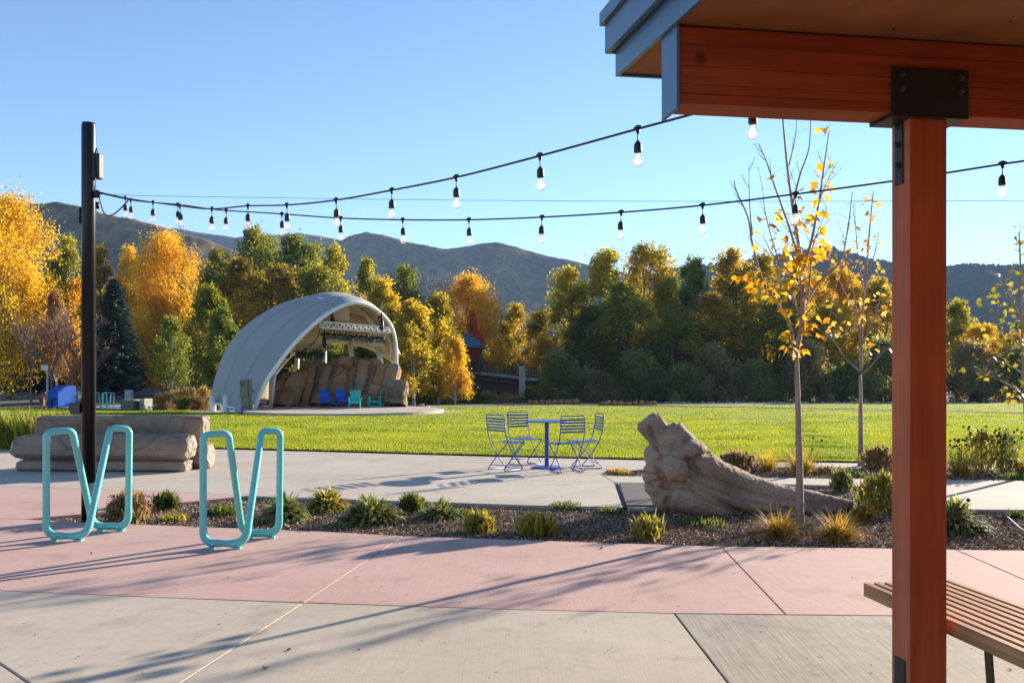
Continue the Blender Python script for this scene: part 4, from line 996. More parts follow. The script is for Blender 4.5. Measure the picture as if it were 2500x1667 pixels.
# ------------------------------------------------------------------ stone helpers
from mathutils import noise as mnoise
def rock_material(name, c, c2, c3, scale=3.0, speck=0.25, crack=2.2, cstr=0.55, cbump=14.0):
    m, nt, b = newmat(name)
    tc = N(nt, 'ShaderNodeTexCoord'); v = tc.outputs['Object']
    n1 = noise(nt, v, scale, 6, 0.6); r1 = ramp(nt, n1.outputs['Fac'], [(0.3, c), (0.5, c2), (0.72, c3)])
    n2 = noise(nt, v, scale*30, 3, 0.6); r2 = ramp(nt, n2.outputs['Fac'], [(0.3, (1-speck,)*3), (0.6, (1.05,)*3)])
    mx = N(nt, 'ShaderNodeMix', data_type='RGBA', blend_type='MULTIPLY'); mx.inputs[0].default_value = 1
    nt.links.new(r1.outputs[0], mx.inputs[6]); nt.links.new(r2.outputs[0], mx.inputs[7])
    # weathered cracks: wandering cell edges
    nw = noise(nt, v, crack*1.3, 3, 0.6); vm = N(nt, 'ShaderNodeMix', data_type='VECTOR'); vm.inputs[0].default_value = 0.35
    nt.links.new(v, vm.inputs[4]); nt.links.new(nw.outputs['Color'], vm.inputs[5])
    vo = N(nt, 'ShaderNodeTexVoronoi', feature='DISTANCE_TO_EDGE'); vo.inputs['Scale'].default_value = crack; nt.links.new(vm.outputs[1], vo.inputs['Vector'])
    rc = ramp(nt, vo.outputs['Distance'], [(0.0, (1-cstr,)*3), (0.035, (1.0,)*3)])
    mc = N(nt, 'ShaderNodeMix', data_type='RGBA', blend_type='MULTIPLY'); mc.inputs[0].default_value = 1
    nt.links.new(mx.outputs[2], mc.inputs[6]); nt.links.new(rc.outputs[0], mc.inputs[7])
    # rusty and greyish weather patches
    np_ = noise(nt, v, scale*0.7, 4, 0.7); rp = ramp(nt, np_.outputs['Fac'], [(0.36, (0.80, 0.84, 0.86)), (0.5, (1.0, 1.0, 1.0)), (0.66, (1.18, 0.98, 0.84))])
    mp_ = N(nt, 'ShaderNodeMix', data_type='RGBA', blend_type='MULTIPLY'); mp_.inputs[0].default_value = 1
    nt.links.new(mc.outputs[2], mp_.inputs[6]); nt.links.new(rp.outputs[0], mp_.inputs[7]); nt.links.new(mp_.outputs[2], b.inputs['Base Color'])
    b.inputs['Roughness'].default_value = 0.9; b.inputs['Specular IOR Level'].default_value = 0.25
    n3 = noise(nt, v, scale*7, 6, 0.7); bp = N(nt, 'ShaderNodeBump'); bp.inputs['Strength'].default_value = 0.7; bp.inputs['Distance'].default_value = 0.03
    ad_ = N(nt, 'ShaderNodeMath', operation='MULTIPLY_ADD'); ad_.inputs[1].default_value = 1.0; cl_ = N(nt, 'ShaderNodeMath', operation='MINIMUM'); cl_.inputs[1].default_value = 0.05
    cm_ = N(nt, 'ShaderNodeMath', operation='MULTIPLY'); cm_.inputs[1].default_value = cbump
    nt.links.new(vo.outputs['Distance'], cl_.inputs[0]); nt.links.new(cl_.outputs[0], cm_.inputs[0]); nt.links.new(n3.outputs['Fac'], ad_.inputs[0]); nt.links.new(cm_.outputs[0], ad_.inputs[2])
    nt.links.new(ad_.outputs[0], bp.inputs['Height']); nt.links.new(bp.outputs[0], b.inputs['Normal'])
    MATS[name] = m; return m
def roughen(me, amp, scale, seed=0.0, oct_=4):
    n = len(me.vertices); co = np.zeros(n*3, dtype=np.float32); nr = np.zeros(n*3, dtype=np.float32)
    me.vertices.foreach_get('co', co); me.vertices.foreach_get('normal', nr)
    co = co.reshape(-1, 3); nr = nr.reshape(-1, 3); off = Vector((seed*7.1, seed*3.3, seed))
    d = np.array([mnoise.fractal(Vector(c)*scale + off, 1.0, 2.0, oct_) for c in co], dtype=np.float32)
    me.vertices.foreach_set('co', (co + nr*(d*amp)[:, None]).ravel()); me.update()
log_m = rock_material('log_stone', (0.21, 0.155, 0.112), (0.30, 0.22, 0.165), (0.38, 0.28, 0.205), 2.2, 0.25, 1.3, 0.3, 8.0)
log_end = rock_material('log_end_stone', (0.34, 0.27, 0.215), (0.42, 0.34, 0.28), (0.50, 0.42, 0.35), 4)
def log_part(parent, x0, x1, y, z, ry, rz_, seed, name='log'):
    """an irregular stone log lying along x"""
    rnd = random.Random(seed); n, L = 12, 30; vs = []
    ang = [2*math.pi*(k + rnd.uniform(-.28, .28))/n for k in range(n)]; fr = [rnd.uniform(0.86, 1.10) for k in range(n)]   # long split facets
    for i in range(L+1):
        t = i/L; x = lerp(x0, x1, t)
        endf = 1 - 0.16*sstep(0.05, 0.0, t) - 0.05*sstep(0.97, 1.0, t)
        for k in range(n):
            ca, sa = math.cos(ang[k]), math.sin(ang[k])
            sq = 1/(abs(ca)**3.6 + abs(sa)**3.6)**(1/3.6)
            g = fr[k] + 0.10*mnoise.noise(Vector((x*0.7, k*3.7 + seed, 0))) + 0.05*mnoise.noise(Vector((x*2.4, k*5.1 + seed, 2))) + 0.02*mnoise.noise(Vector((x*9, k*2.3 + seed, 4)))
            xo = 0.07*mnoise.noise(Vector((ca*2 + seed, sa*2, 5))) * (sstep(0.9, 1, t) + sstep(0.1, 0, t))
            vs.append((x + xo, y + ca*ry*sq*endf*g, z + sa*rz_*sq*endf*g))
    fs = [(i*n+k, (i+1)*n+k, (i+1)*n+(k+1) % n, i*n+(k+1) % n) for i in range(L) for k in range(n)]
    m = MB(); m.add(vs, fs)
    o = m.build(name, log_m, parent, True); bv = o.modifiers.new('soft', 'BEVEL'); bv.width = 0.012; bv.segments = 2; bv.angle_limit = R(18)
    es = o.modifiers.new('edges', 'EDGE_SPLIT'); es.split_angle = R(24)
    for t, xx, sgn in ((0, x0, -1), (L, x1, 1)):      # broken, knobbly end faces
        rings = [[Vector(vs[t*n+k]) for k in range(n)]]
        c = Vector((xx, y, z))
        for q, s in ((0.93, 0.015), (0.8, 0.03), (0.55, 0.035), (0.28, 0.04)):
            rings.append([c + (p - Vector((p.x, y, z)))*q + Vector((p.x - xx, 0, 0))*q + Vector((sgn*(s + 0.03*mnoise.noise(p*6 + Vector((q*9, 0, 0)))), 0, 0)) for p in rings[0]])
        e = MB(); V = [p for r_ in rings for p in r_] + [c + Vector((sgn*0.045, 0, 0))]
        ff = [(i*n+k, i*n+(k+1) % n, (i+1)*n+(k+1) % n, (i+1)*n+k) for i in range(4) for k in range(n)] + [(4*n+k, 4*n+(k+1) % n, 5*n) for k in range(n)]
        if sgn < 0: ff = [f[::-1] for f in ff]
        e.add(V, ff); e.build('end_face', log_end, o, False)
    return o
lb = thing('stone_log_bench', 'grey-brown bench of stacked stone logs behind the bike racks', 'bench', (-6.35, 14.05, 0), R(-3))
log_part(lb, -1.27, 1.42, 0.44, 0.62, 0.17, 0.225, 3, 'back_log')
log_part(lb, -1.38, 1.36, 0.0, 0.37, 0.235, 0.195, 5, 'seat_log')
log_part(lb, -1.30, 1.32, -0.02, 0.085, 0.20, 0.10, 8, 'base_log')
log_part(lb, -1.22, 1.50, 0.42, 0.19, 0.19, 0.21, 9, 'base_log')

# ------------------------------------------------------------------ bone-shaped stone sculpture
bone_m = rock_material('bone_granite', (0.26, 0.19, 0.135), (0.38, 0.275, 0.195), (0.48, 0.35, 0.25), 1.6, 0.3, 1.0, 0.0, 0.0)
def sculpt():
    SD = 10.2
    def q(px, py, dy=0.0): return at(px, py, SD) + Vector((0, dy, 0))
    S = []       # (point, radius)
    def seg(p0, r0, p1, r1, n=10):
        for i in range(n+1):
            t = i/n; S.append((p0.lerp(p1, t), lerp(r0, r1, t)))
    u = 1/212.0
    bm = bmesh.new()
    def rough_(vs, rad, seed):
        for v in vs:
            n_ = mnoise.noise(v.co*(1.6/rad*0.35) + Vector((seed*5.3, 1, 2))) + 0.5*mnoise.noise(v.co*(3.4/rad*0.35) + Vector((seed, 4, 7)))
            v.co += (v.co - rough_.c).normalized()*n_*rad*0.22
    def blob(c, rad, sc=(1,1,1), rot=0.0, seed=1):
        mt = Matrix.Translation(c) @ Matrix.Rotation(rot, 4, 'Y') @ Matrix.Diagonal((*[rad*s_ for s_ in sc], 1))
        r_ = bmesh.ops.create_icosphere(bm, subdivisions=3, radius=1.0, matrix=mt); rough_.c = c; rough_(r_['verts'], rad, seed)
    def loft(pts, seed=0, flat=1.0):
        """a tapering swollen limb with a rounded head"""
        sp = spline([p for p, r_ in pts], 6); rs = [r_ for p, r_ in pts]; n_ = len(sp); k_ = 18; rows = []
        for i, p in enumerate(sp):
            u_ = i/(n_-1)*(len(rs)-1); j = min(int(u_), len(rs)-2); rr_ = lerp(rs[j], rs[j+1], u_-j)
            t_ = (sp[min(i+1, n_-1)] - sp[max(i-1, 0)]).normalized(); a_ = t_.cross(Vector((0, 1, 0))).normalized(); b_ = t_.cross(a_)
            rows.append([bm.verts.new(p + a_*(math.cos(2*math.pi*k/k_)*rr_*(1 + 0.07*mnoise.noise(Vector((i*.6, k*.7, seed))))) + b_*(math.sin(2*math.pi*k/k_)*rr_*flat)) for k in range(k_)])
        for i in range(n_-1):
            for k in range(k_): bm.faces.new((rows[i][k], rows[i][(k+1) % k_], rows[i+1][(k+1) % k_], rows[i+1][k]))
        bm.faces.new(rows[0][::-1]); bm.faces.new(rows[-1])
    def cyl(p0, p1, r0, r1, flat=1.0):
        d = p1-p0; M = Matrix.Translation((p0+p1)/2) @ d.to_track_quat('Z', 'Y').to_matrix().to_4x4() @ Matrix.Diagonal((1, flat, 1, 1))
        bmesh.ops.create_cone(bm, cap_ends=True, segments=11, radius1=r0, radius2=r1, depth=d.length, matrix=M)
    cyl(q(1632, 1090, .05), q(1584, 1028, .05), 26*u, 28*u, 1.2)
    cyl(q(1590, 1036, .05), q(1579, 1021, .05), 28*u, 21*u, 1.2)
    cyl(q(1700, 1140, .0), q(1628, 1059, .0), 44*u, 36*u, 1.2)
    cyl(q(1636, 1068, .0), q(1621, 1051, .0), 36*u, 29*u, 1.2)
    blob(q(1650, 1175, .05), 62*u, (1.05, 1.2, 1.0), 0, 9)
    blob(q(1682, 1097, -.06), 36*u, (1.35, 1.5, 0.82), 0.42, 2)
    blob(q(1640, 1138, -.10), 46*u, (0.95, 1.3, 1.05), 0.2, 3)
    blob(q(1603, 1114, .06), 28*u, (0.9, 2, 1.2), 0, 4)
    blob(q(1592, 1155, -.04), 27*u, (0.8, 2, 1.1), 0, 5)
    blob(q(1598, 1185, -.08), 27*u, (0.85, 2, 1.1), 0, 6)
    blob(q(1610, 1208, -.12), 30*u, (0.8, 1.6, 1.2), 0, 7)
    loft([(q(1684, 1134, -.14), 16*u), (q(1694, 1132, -.13), 29*u), (q(1716, 1137, -.11), 36*u), (q(1776, 1165, -.03), 32*u), (q(1845, 1191, .02), 28*u), (q(1915, 1208, .05), 24*u), (q(1997, 1221, .06), 19*u), (q(2084, 1236, .06), 10*u)], 1, 1.3)
    loft([(q(1668, 1172, -.2), 10*u), (q(1680, 1172, -.2), 20*u), (q(1735, 1194, -.18), 26*u), (q(1790, 1217, -.14), 23*u), (q(1870, 1232, -.08), 19*u), (q(1960, 1240, -.04), 14*u), (q(2060, 1246, .0), 8*u)], 2, 1.4)
    loft([(q(1612, 1205, -.22), 18*u), (q(1630, 1203, -.22), 33*u), (q(1671, 1210, -.24), 37*u), (q(1721, 1230, -.22), 29*u), (q(1785, 1248, -.16), 12*u)], 3, 1.3)
    me = bpy.data.meshes.new('body'); bm.to_mesh(me); bm.free()
    o = bpy.data.objects.new('tmp', me); col.objects.link(o)
    r = o.modifiers.new('r', 'REMESH'); r.mode = 'VOXEL'; r.voxel_size = 0.0125
    s = o.modifiers.new('s', 'SMOOTH'); s.factor = 0.5; s.iterations = 3
    dg = bpy.context.evaluated_depsgraph_get(); m2 = bpy.data.meshes.new_from_object(o.evaluated_get(dg))
    bpy.data.objects.remove(o); m2.name = 'bone'
    bmx = bmesh.new(); bmx.from_mesh(m2)
    bmesh.ops.bisect_plane(bmx, geom=bmx.verts[:]+bmx.edges[:]+bmx.faces[:], plane_co=(0,0,-0.03), plane_no=(0,0,-1), clear_outer=True)
    bmx.to_mesh(m2); bmx.free(); m2.update()
    # carved grooves between the lobes, cut into the side that faces the plaza
    GR_ = [[(640, 650), (700, 662), (900, 760), (1200, 860), (1560, 940)], [(430, 720), (520, 700), (610, 712), (700, 780), (850, 860), (1050, 950)], [(470, 420), (560, 470), (640, 500), (700, 462), (830, 430)],
           [(640, 500), (628, 570), (640, 640), (610, 712)], [(400, 440), (365, 520), (365, 600), (430, 720), (420, 850)], [(310, 230), (330, 320), (400, 440), (480, 395), (620, 312)], [(255, 620), (330, 620), (365, 600)], [(280, 730), (340, 690), (430, 720)]]
    n_ = len(m2.vertices); co = np.zeros(n_*3, dtype=np.float32); nr = np.zeros(n_*3, dtype=np.float32)
    m2.vertices.foreach_get('co', co); m2.vertices.foreach_get('normal', nr); co = co.reshape(-1, 3); nr = nr.reshape(-1, 3); push = np.zeros(n_)
    for g_ in GR_:
        sp = spline([q(1500 + a_/3.618, 980 + b_/3.618) for a_, b_ in g_], 6)
        for a_, b_ in zip(sp, sp[1:]):
            A_ = np.array([a_.x, a_.z]); D_ = np.array([b_.x, b_.z]) - A_; Q_ = co[:, [0, 2]] - A_
            t_ = np.clip((Q_ @ D_)/(D_ @ D_ + 1e-9), 0, 1); dd_ = np.linalg.norm(Q_ - t_[:, None]*D_, axis=1)
            push = np.maximum(push, np.clip(1 - dd_/0.045, 0, 1)**1.4)
    push *= (nr[:, 1] < 0.15)
    co -= nr*(push*0.05)[:, None]; m2.vertices.foreach_set('co', co.ravel()); m2.update()
    roughen(m2, 0.010, 5.0, 1.0); roughen(m2, 0.006, 22.0, 2.0, 2)
    m2.polygons.foreach_set('use_smooth', [True]*len(m2.polygons))
    return m2
o = obj('bone_sculpture', sculpt(), bone_m); tag(o, 'brown stone sculpture of a giant bone end with a long tapering tail', 'sculpture')

# ------------------------------------------------------------------ cafe table and folding wire chairs
blue_m = pmat('metal_blue', (0.028, 0.075, 0.33), 0.5, var=0.08, vscale=3)
tab = thing('cafe_table', 'small round blue metal table with a square column on the walk', 'table', (0.555, 14.4, 0))
m = MB(); m.lathe([(0.34, 0.735), (0.352, 0.738), (0.352, 0.75), (0.345, 0.753)], 36); m.build('table_top', blue_m, tab)
m = MB(); m.box(-0.032, 0.032, -0.032, 0.032, 0.02, 0.734); m.build('column', blue_m, tab, bevel=0.006)
m = MB(); m.lathe([(0.235, 0.001), (0.235, 0.012), (0.22, 0.02), (0.05, 0.026)], 36); m.build('base_disc', blue_m, tab)
def wire_chair(label, loc, face):
    t = thing('wire_chair', label, 'chair', (*loc, 0), math.atan2(face[1], face[0]) - math.pi/2, 'blue wire chairs at the round table')
    w_ = 0.205; r = 0.008
    bf = MB()
    for s in (-1, 1):
        pts = spline([(s*w_, -0.235, 0.80), (s*w_, -0.225, 0.66), (s*w_, -0.185, 0.50), (s*w_, -0.115, 0.36), (s*w_, 0.0, 0.20), (s*w_, 0.165, 0.02)], 5)
        bf.tube(pts, r, 7)
    bf.tube(fillet([(-w_, -0.235, 0.79), (-w_, -0.238, 0.865), (w_, -0.238, 0.865), (w_, -0.235, 0.79)], 0.03), r, 7)
    bf.tube([(-w_, 0.165, 0.02), (w_, 0.165, 0.02)], r*0.9, 6)
    bf.build('back_frame', blue_m, t, True)
    lf = MB()
    for s in (-1, 1):
        x = s*(w_ - 0.022)
        lf.tube(fillet([(x, 0.10, 0.435), (x, 0.215, 0.425), (x, -0.06, 0.19), (x, -0.235, 0.012), (x, 0.15, 0.012)], [0, 0.03, 0.3, 0.035, 0], 6), r, 7)
    lf.tube([(-w_+.022, -0.17, 0.085), (w_-.022, -0.17, 0.085)], r*0.8, 6); lf.build('leg_frame', blue_m, t, True)
    for k in range(5):
        z = 0.625 + 0.046*k; y = -0.224 - 0.012*(k/4)
        m = MB(); m.box(-w_, w_, y-0.004, y+0.004, z-0.013, z+0.013); m.build('back_slat', blue_m, t)
    m = MB(); nseg = 8; vs = []
    for dz in (0, 0.008):
        for j in range(nseg+1):
            v = j/nseg; yy = lerp(-0.165, 0.22, v); z_ = 0.438 + dz - 0.016*math.sin(math.pi*v) - 0.02*max(0, v-0.88)/0.12*0.5
            vs += [(-w_+0.012, yy, z_), (w_-0.012, yy, z_)]
    b_ = 2*(nseg+1)
    fs = [(2*j, 2*j+2, 2*j+3, 2*j+1) for j in range(nseg)] + [(b_+2*j, b_+2*j+1, b_+2*j+3, b_+2*j+2) for j in range(nseg)]
    fs += [(2*j, b_+2*j, b_+2*j+2, 2*j+2) for j in range(nseg)] + [(2*j+1, 2*j+3, b_+2*j+3, b_+2*j+1) for j in range(nseg)] + [(0, 1, b_+1, b_), (2*nseg, b_+2*nseg, b_+2*nseg+1, 2*nseg+1)]
    m.add(vs, fs); m.build('seat', blue_m, t)
wire_chair('blue wire chair at the near left of the round table, back to the lawn edge', (-0.085, 14.12), (0.32, 0.30))
wire_chair('blue wire chair behind the table on the left, facing the camera side', (0.225, 14.86), (0.27, -0.41))
wire_chair('blue wire chair with its slatted back turned to us, right of the table column', (0.83, 13.84), (-0.17, 0.40))
wire_chair('blue wire chair farthest right, seen side-on facing the table', (1.17, 14.38), (-0.51, -0.12))

# ------------------------------------------------------------------ stage and band shell
STZ = -0.52
stage_c = Vector((-9.0, 48.6))
conc_s = concrete('concrete_stage', (0.42, 0.35, 0.29), (0.50, 0.43, 0.365), 0.3, 0.06)
apron = MB(); apron.prism([(stage_c.x + 1.1 + 6.3*math.cos(a), stage_c.y - 0.2 + 6.0*math.sin(a)) for a in np.linspace(0, 2*math.pi, 64)[:-1]], -1.3, -0.80)
stage = thing('stage', 'round pale concrete stage under the band shell', 'stage', (0, 0, 0))
apron.build('apron', conc_s, stage)
m = MB(); m.prism([(stage_c.x + 5.3*math.cos(a), stage_c.y + 5.2*math.sin(a)) for a in np.linspace(0, 2*math.pi, 72)[:-1]], -1.2, STZ); m.build('platform', conc_s, stage, bevel=0.02)
risr = pmat('riser_dark', (0.10, 0.085, 0.075), 0.9)
ring = MB(); A = np.linspace(math.pi*1.0, math.pi*2.0, 40)
for a, b in zip(A, A[1:]):
    p = [Vector((stage_c.x + 5.42*math.cos(q), stage_c.y + 5.32*math.sin(q), -0.80)) for q in (a, b)]
    ring.bar(p[0] + Vector((0, 0, 0.06)), p[1] + Vector((0, 0, 0.06)), 0.20, 0.12)
ring.build('step', risr, stage)

def z2(x, y, d): return at(480 + x/4.356, 680 + y/4.356, d)
FR = [(610, 1410, 48.0), (715, 1140, 48.2), (860, 920, 48.6), (1050, 680, 49.0), (1280, 460, 49.6), (1480, 325, 50.2), (1680, 258, 51.0), (1880, 312, 52.0), (2040, 460, 53.0), (2108, 640, 53.6), (2125, 900, 54.0)]
SI = [(145, 1300, 52.3), (190, 1080, 52.6), (290, 800, 53.0), (440, 580, 53.4), (660, 400, 53.9), (930, 258, 54.4), (1250, 182, 55.0), (1540, 205, 55.6), (1780, 330, 56.0), (1940, 520, 56.4), (2040, 780, 56.6)]
ED = [(790, 1290, 57.0), (805, 1090, 57.2), (890, 945, 57.4), (1050, 785, 57.6), (1250, 708, 57.8), (1450, 684, 58.0), (1620, 680, 58.2), (1800, 725, 58.2), (1950, 792, 58.0), (2050, 855, 57.6), (2105, 905, 57.2)]
FRs = spline([z2(*p) for p in FR], 5); SIs = spline([z2(*p) for p in SI], 5); EDs = spline([z2(*p) for p in ED], 5)
shell_c = Vector((-11.8, 53.5, 0.5))
def rib(i, s):
    """point on the membrane: s 0 front arch, 1 crest of the back, 2 low rear edge"""
    f, c, e = FRs[i], SIs[i], EDs[i]
    if s <= 1:
        p = f.lerp(c, s); q = (p - shell_c); q.y *= 0.15; q.normalize(); return p + q*0.38*math.sin(math.pi*s)*(0.6 + 0.4*math.sin(math.pi*i/len(FRs)))
    p = c.lerp(e, s-1); q = (p - shell_c); q.z = max(q.z, 0); q.normalize()
    return p + Vector((q.x, abs(q.y), q.z))*0.7*math.sin(math.pi*(s-1))
fab_o = pmat('fabric_outer_white', (0.32, 0.315, 0.305), 0.7, var=0.07, vscale=0.6, fine=0.05, fscale=30)
fab_i = pmat('fabric_inner_beige', (0.52, 0.40, 0.29), 0.8, var=0.05, vscale=0.6)
white_m = pmat('steel_white', (0.72, 0.69, 0.64), 0.45, var=0.04)
shell = thing('band_shell', 'white tensile-fabric band shell arching over the park stage', 'band shell', (0, 0, 0))
cuts = [0.0, 0.30, 0.64, 1.0, 1.5, 2.0]; npt = len(FRs)
for a, b in zip(cuts, cuts[1:]):
    ns = 7; vs = []
    for i in range(npt):
        for j in range(ns+1):
            s = lerp(a, b, j/ns); p = rib(i, s)
            # each panel is drawn a little flatter than the whole curve: a crease shows at the seams
            ch = rib(i, a).lerp(rib(i, b), j/ns); vs.append(p.lerp(ch, 1.0) - (p - shell_c).normalized()*0.10*math.sin(math.pi*j/ns))
    n = ns+1; mm = MB(); mm.add(vs, [(i*n+j, (i+1)*n+j, (i+1)*n+j+1, i*n+j+1) for i in range(npt-1) for j in range(ns)])
    o = mm.build('membrane_panel', fab_o, shell, True); o.data.materials.append(fab_i)
    sl_ = o.modifiers.new('thick', 'SOLIDIFY'); sl_.thickness = 0.05; sl_.offset = 0; sl_.material_offset = 1; sl_.use_rim = True
    MEMB = o
fa = FRs + [z2(2122, 1100, 54.0), z2(2110, 1375, 54.0)]
m = MB(); m.tube(fa, 0.115, 10); m.build('front_arch', white_m, shell, True)
m = MB(); m.tube(EDs, 0.085, 8); m.build('rear_arch', white_m, shell, True)
for s, i0, i1 in ((1.0, 4, npt-1), (0.55, 34, npt-1)):
    m = MB(); m.tube([rib(i, s) - (rib(i, s)-shell_c).normalized()*0.16 for i in range(i0, i1)], 0.11, 8); m.build('rib_arch', white_m, shell, True)
m = MB(); m.tube([rib(0, s) + Vector((0, 0, 0.02)) for s in np.linspace(0, 1, 8)], 0.08, 8); m.build('edge_tube', white_m, shell, True)
m = MB(); m.tube([rib(27, s) - (rib(27, s)-shell_c).normalized()*0.18 for s in np.linspace(0.05, 1.95, 20)], 0.09, 8); m.build('purlin', white_m, shell, True)
m = MB(); m.tube([rib(38, s) - (rib(38, s)-shell_c).normalized()*0.18 for s in np.linspace(0.05, 1.95, 20)], 0.09, 8); m.build('purlin', white_m, shell, True)
m = MB(); m.tube([rib(46, s) - (rib(46, s)-shell_c).normalized()*0.18 for s in np.linspace(0.05, 1.9, 20)], 0.08, 8); m.build('purlin', white_m, shell, True)
def column(x0, y0, x1, y1, d, r=0.115):
    m = MB(); m.tube([z2(x0, y0, d), z2(x1, y1, d)], r, 10); m.build('column', white_m, shell, True)
column(785, 1380, 838, 930, 51.0, 0.12); column(1055, 1200, 1072, 760, 56.5, 0.14); column(1358, 1200, 1362, 720, 57.0, 0.13)
column(1690, 1200, 1620, 560, 56.6, 0.15); column(2010, 1200, 1925, 700, 56.6, 0.18); column(1362, 560, 1365, 380, 54.5, 0.12)
for (x, d) in ((172, 51.2), (318, 50.4), (280, 53.0)):
    b_ = z2(x, 1300, d); zg = terrain(b_.x, b_.y)
    m = MB(); m.lathe([(0.19, 0), (0.19, b_.z - zg + 0.25)], 14, (b_.x, b_.y, zg + 0.05)); m.build('foot_column', white_m, shell, True)
    m = MB(); m.lathe([(0.42, 0), (0.42, 0.06)], 16, (b_.x, b_.y, zg + 0.03)); m.build('base_plate', white_m, shell)
pad = MB(); c_ = z2(215, 1405, 50.6); pad.prism([(c_.x + 1.5*math.cos(a), c_.y + 1.5*math.sin(a)) for a in np.linspace(0, 6.28, 30)[:-1]], -1.4, terrain(c_.x, c_.y) + 0.06); pad.build('footing', conc_s, shell)
for (x0, y0, x1, y1, d) in ((1450, 285, 1632, 450, 51.5), (1820, 580, 2003, 725, 52.5), (1015, 552, 1150, 690, 50.2)):
    a, b, c, e = z2(x0, y0 + (30 if x0 < 1500 else 0), d), z2(x1, y0 - 20, d+0.3), z2(x1 - 10, y1, d+0.6), z2(x0, y1 - 10, d+0.3)
    nrm = (b-a).cross(e-a).normalized()*0.03
    m = MB(); m.add([a, b, c, e] + [p + nrm for p in (a, b, c, e)], [(0,1,2,3), (7,6,5,4), (0,4,5,1), (1,5,6,2), (2,6,7,3), (3,7,4,0)]); m.build('sound_panel', fab_i, shell)

def truss(label, a, b, h, mt, n):
    t = thing('lighting_truss', label, 'truss', tuple(a)); d = b - a
    up = Vector((0, 0, h)); side = Vector((d.y, -d.x, 0)).normalized()*h
    m = MB()
    for o_ in (Vector(), up, side, up + side): m.tube([o_, d + o_], 0.035, 6)
    m.build('chord', mt, t)
    m = MB()
    for k in range(n):
        p, q = d*(k/n), d*((k+1)/n); mid = p.lerp(q, .5)
        for o_ in (Vector(), side):
            m.tube([p + o_, mid + up + o_], 0.02, 5); m.tube([mid + up + o_, q + o_], 0.02, 5)
        m.tube([p, p + side], 0.02, 5); m.tube([p + up, p + up + side], 0.02, 5)
    m.build('web_brace', mt, t)
    e = MB(); e.box(-0.12, 0.02, -0.05, h+0.05, -0.02, h+0.02); e.build('end_fitting', mt, t); return t
ta, tb = z2(1330, 525, 50.4), z2(2055, 580, 51.8)
truss('white lattice lighting truss high under the front of the shell', ta, tb, 0.33, white_m, 12)
ua, ub = z2(1000, 735, 52.0), z2(1408, 752, 53.5)
truss('shaded lattice truss deeper under the shell', ua, ub, 0.28, pmat('truss_tan', (0.36, 0.31, 0.24), 0.5, metal=0.2), 8)
lensm = pmat('lamp_lens', (0.10, 0.11, 0.12), 0.25, metal=0.3)
def spot_mesh():
    m = MB(); Mr = Matrix.Rotation(R(125), 3, 'X')
    m.lathe([(0.10, -0.16), (0.13, -0.1), (0.13, 0.12), (0.17, 0.2), (0.15, 0.2), (0.11, 0.1)], 12, (0, 0, -0.35), Mr)
    m.tube([(-0.15, 0, -0.35), (-0.15, 0, -0.12), (0.15, 0, -0.12), (0.15, 0, -0.35)], 0.018, 5); m.tube([(0, 0, 0), (0, 0, -0.12)], 0.025, 5)
    return m.mesh('housing', True)
spm = spot_mesh(); spm.materials.append(black_m)
ln = MB(); ln.lathe([(0.14, 0), (0.14, 0.005)], 12, Matrix.Rotation(R(125), 3, 'X') @ Vector((0, 0, 0.19)) + Vector((0, 0, -0.35)), Matrix.Rotation(R(125), 3, 'X')); lnm = ln.mesh('lens'); lnm.materials.append(lensm)
def spot(p, label, grp, rz=0, sc_=1.0):
    t = thing('stage_spotlight', label, 'spotlight', tuple(p), rz, grp); t.scale = (sc_,)*3
    obj('housing', spm, None, t); obj('lens', lnm, None, t)
ordn = ['first', 'second', 'third', 'fourth', 'fifth', 'sixth', 'seventh', 'eighth', 'ninth', 'tenth', 'eleventh', 'twelfth']
xs = [1398, 1458, 1522, 1582, 1638, 1695, 1750, 1806, 1864, 1924, 1976]
for i, x in enumerate(xs):
    t = (x - 1330)/(2055 - 1330); p = ta.lerp(tb, t) - Vector((0, 0, 0.02))
    spot(p, f'{ordn[i]} black spotlight from the left end of the white truss', 'spotlights on the white truss', random.uniform(-.4, .4))
for i, x in enumerate([965, 1085, 1145, 1210, 1270, 1330]):
    t = (x - 1000)/(1408 - 1000); p = ua.lerp(ub, t) - Vector((0, 0, 0.02))
    spot(p, f'{ordn[i]} dark spotlight from the left on the deeper truss', 'spotlights on the deeper truss', random.uniform(-.4, .4))
for (x, y, lb_) in ((1445, 385, 'black motor hoist hanging above the left end of the white truss'), (1968, 420, 'black motor hoist hanging above the right end of the white truss'), (1358, 600, 'black motor hoist hanging below the left end of the white truss')):
    p = z2(x, y, 51.0); m = MB(); m.lathe([(0.08, -0.7), (0.12, -0.62), (0.12, -0.15), (0.05, -0.1), (0.05, 0.25)], 10, p); m.box(p.x-.2, p.x+.05, p.y-.08, p.y+.08, p.z-.05, p.z+.12); m.tube([p, p + Vector((0, 0, 0.9))], 0.02, 5)
    tag(m.build('motor_hoist', black_m, None, True), lb_, 'hoist', 'motor hoists in the shell')
m = MB(); m.tube(spline([z2(1320, 500, 50.6), z2(1290, 620, 51), z2(1200, 720, 51.6), z2(1050, 772, 52.2), z2(985, 715, 52)], 8), 0.025, 5); tag(m.build('power_cable', rub_m), 'black cable drooping between the two trusses', 'cable')

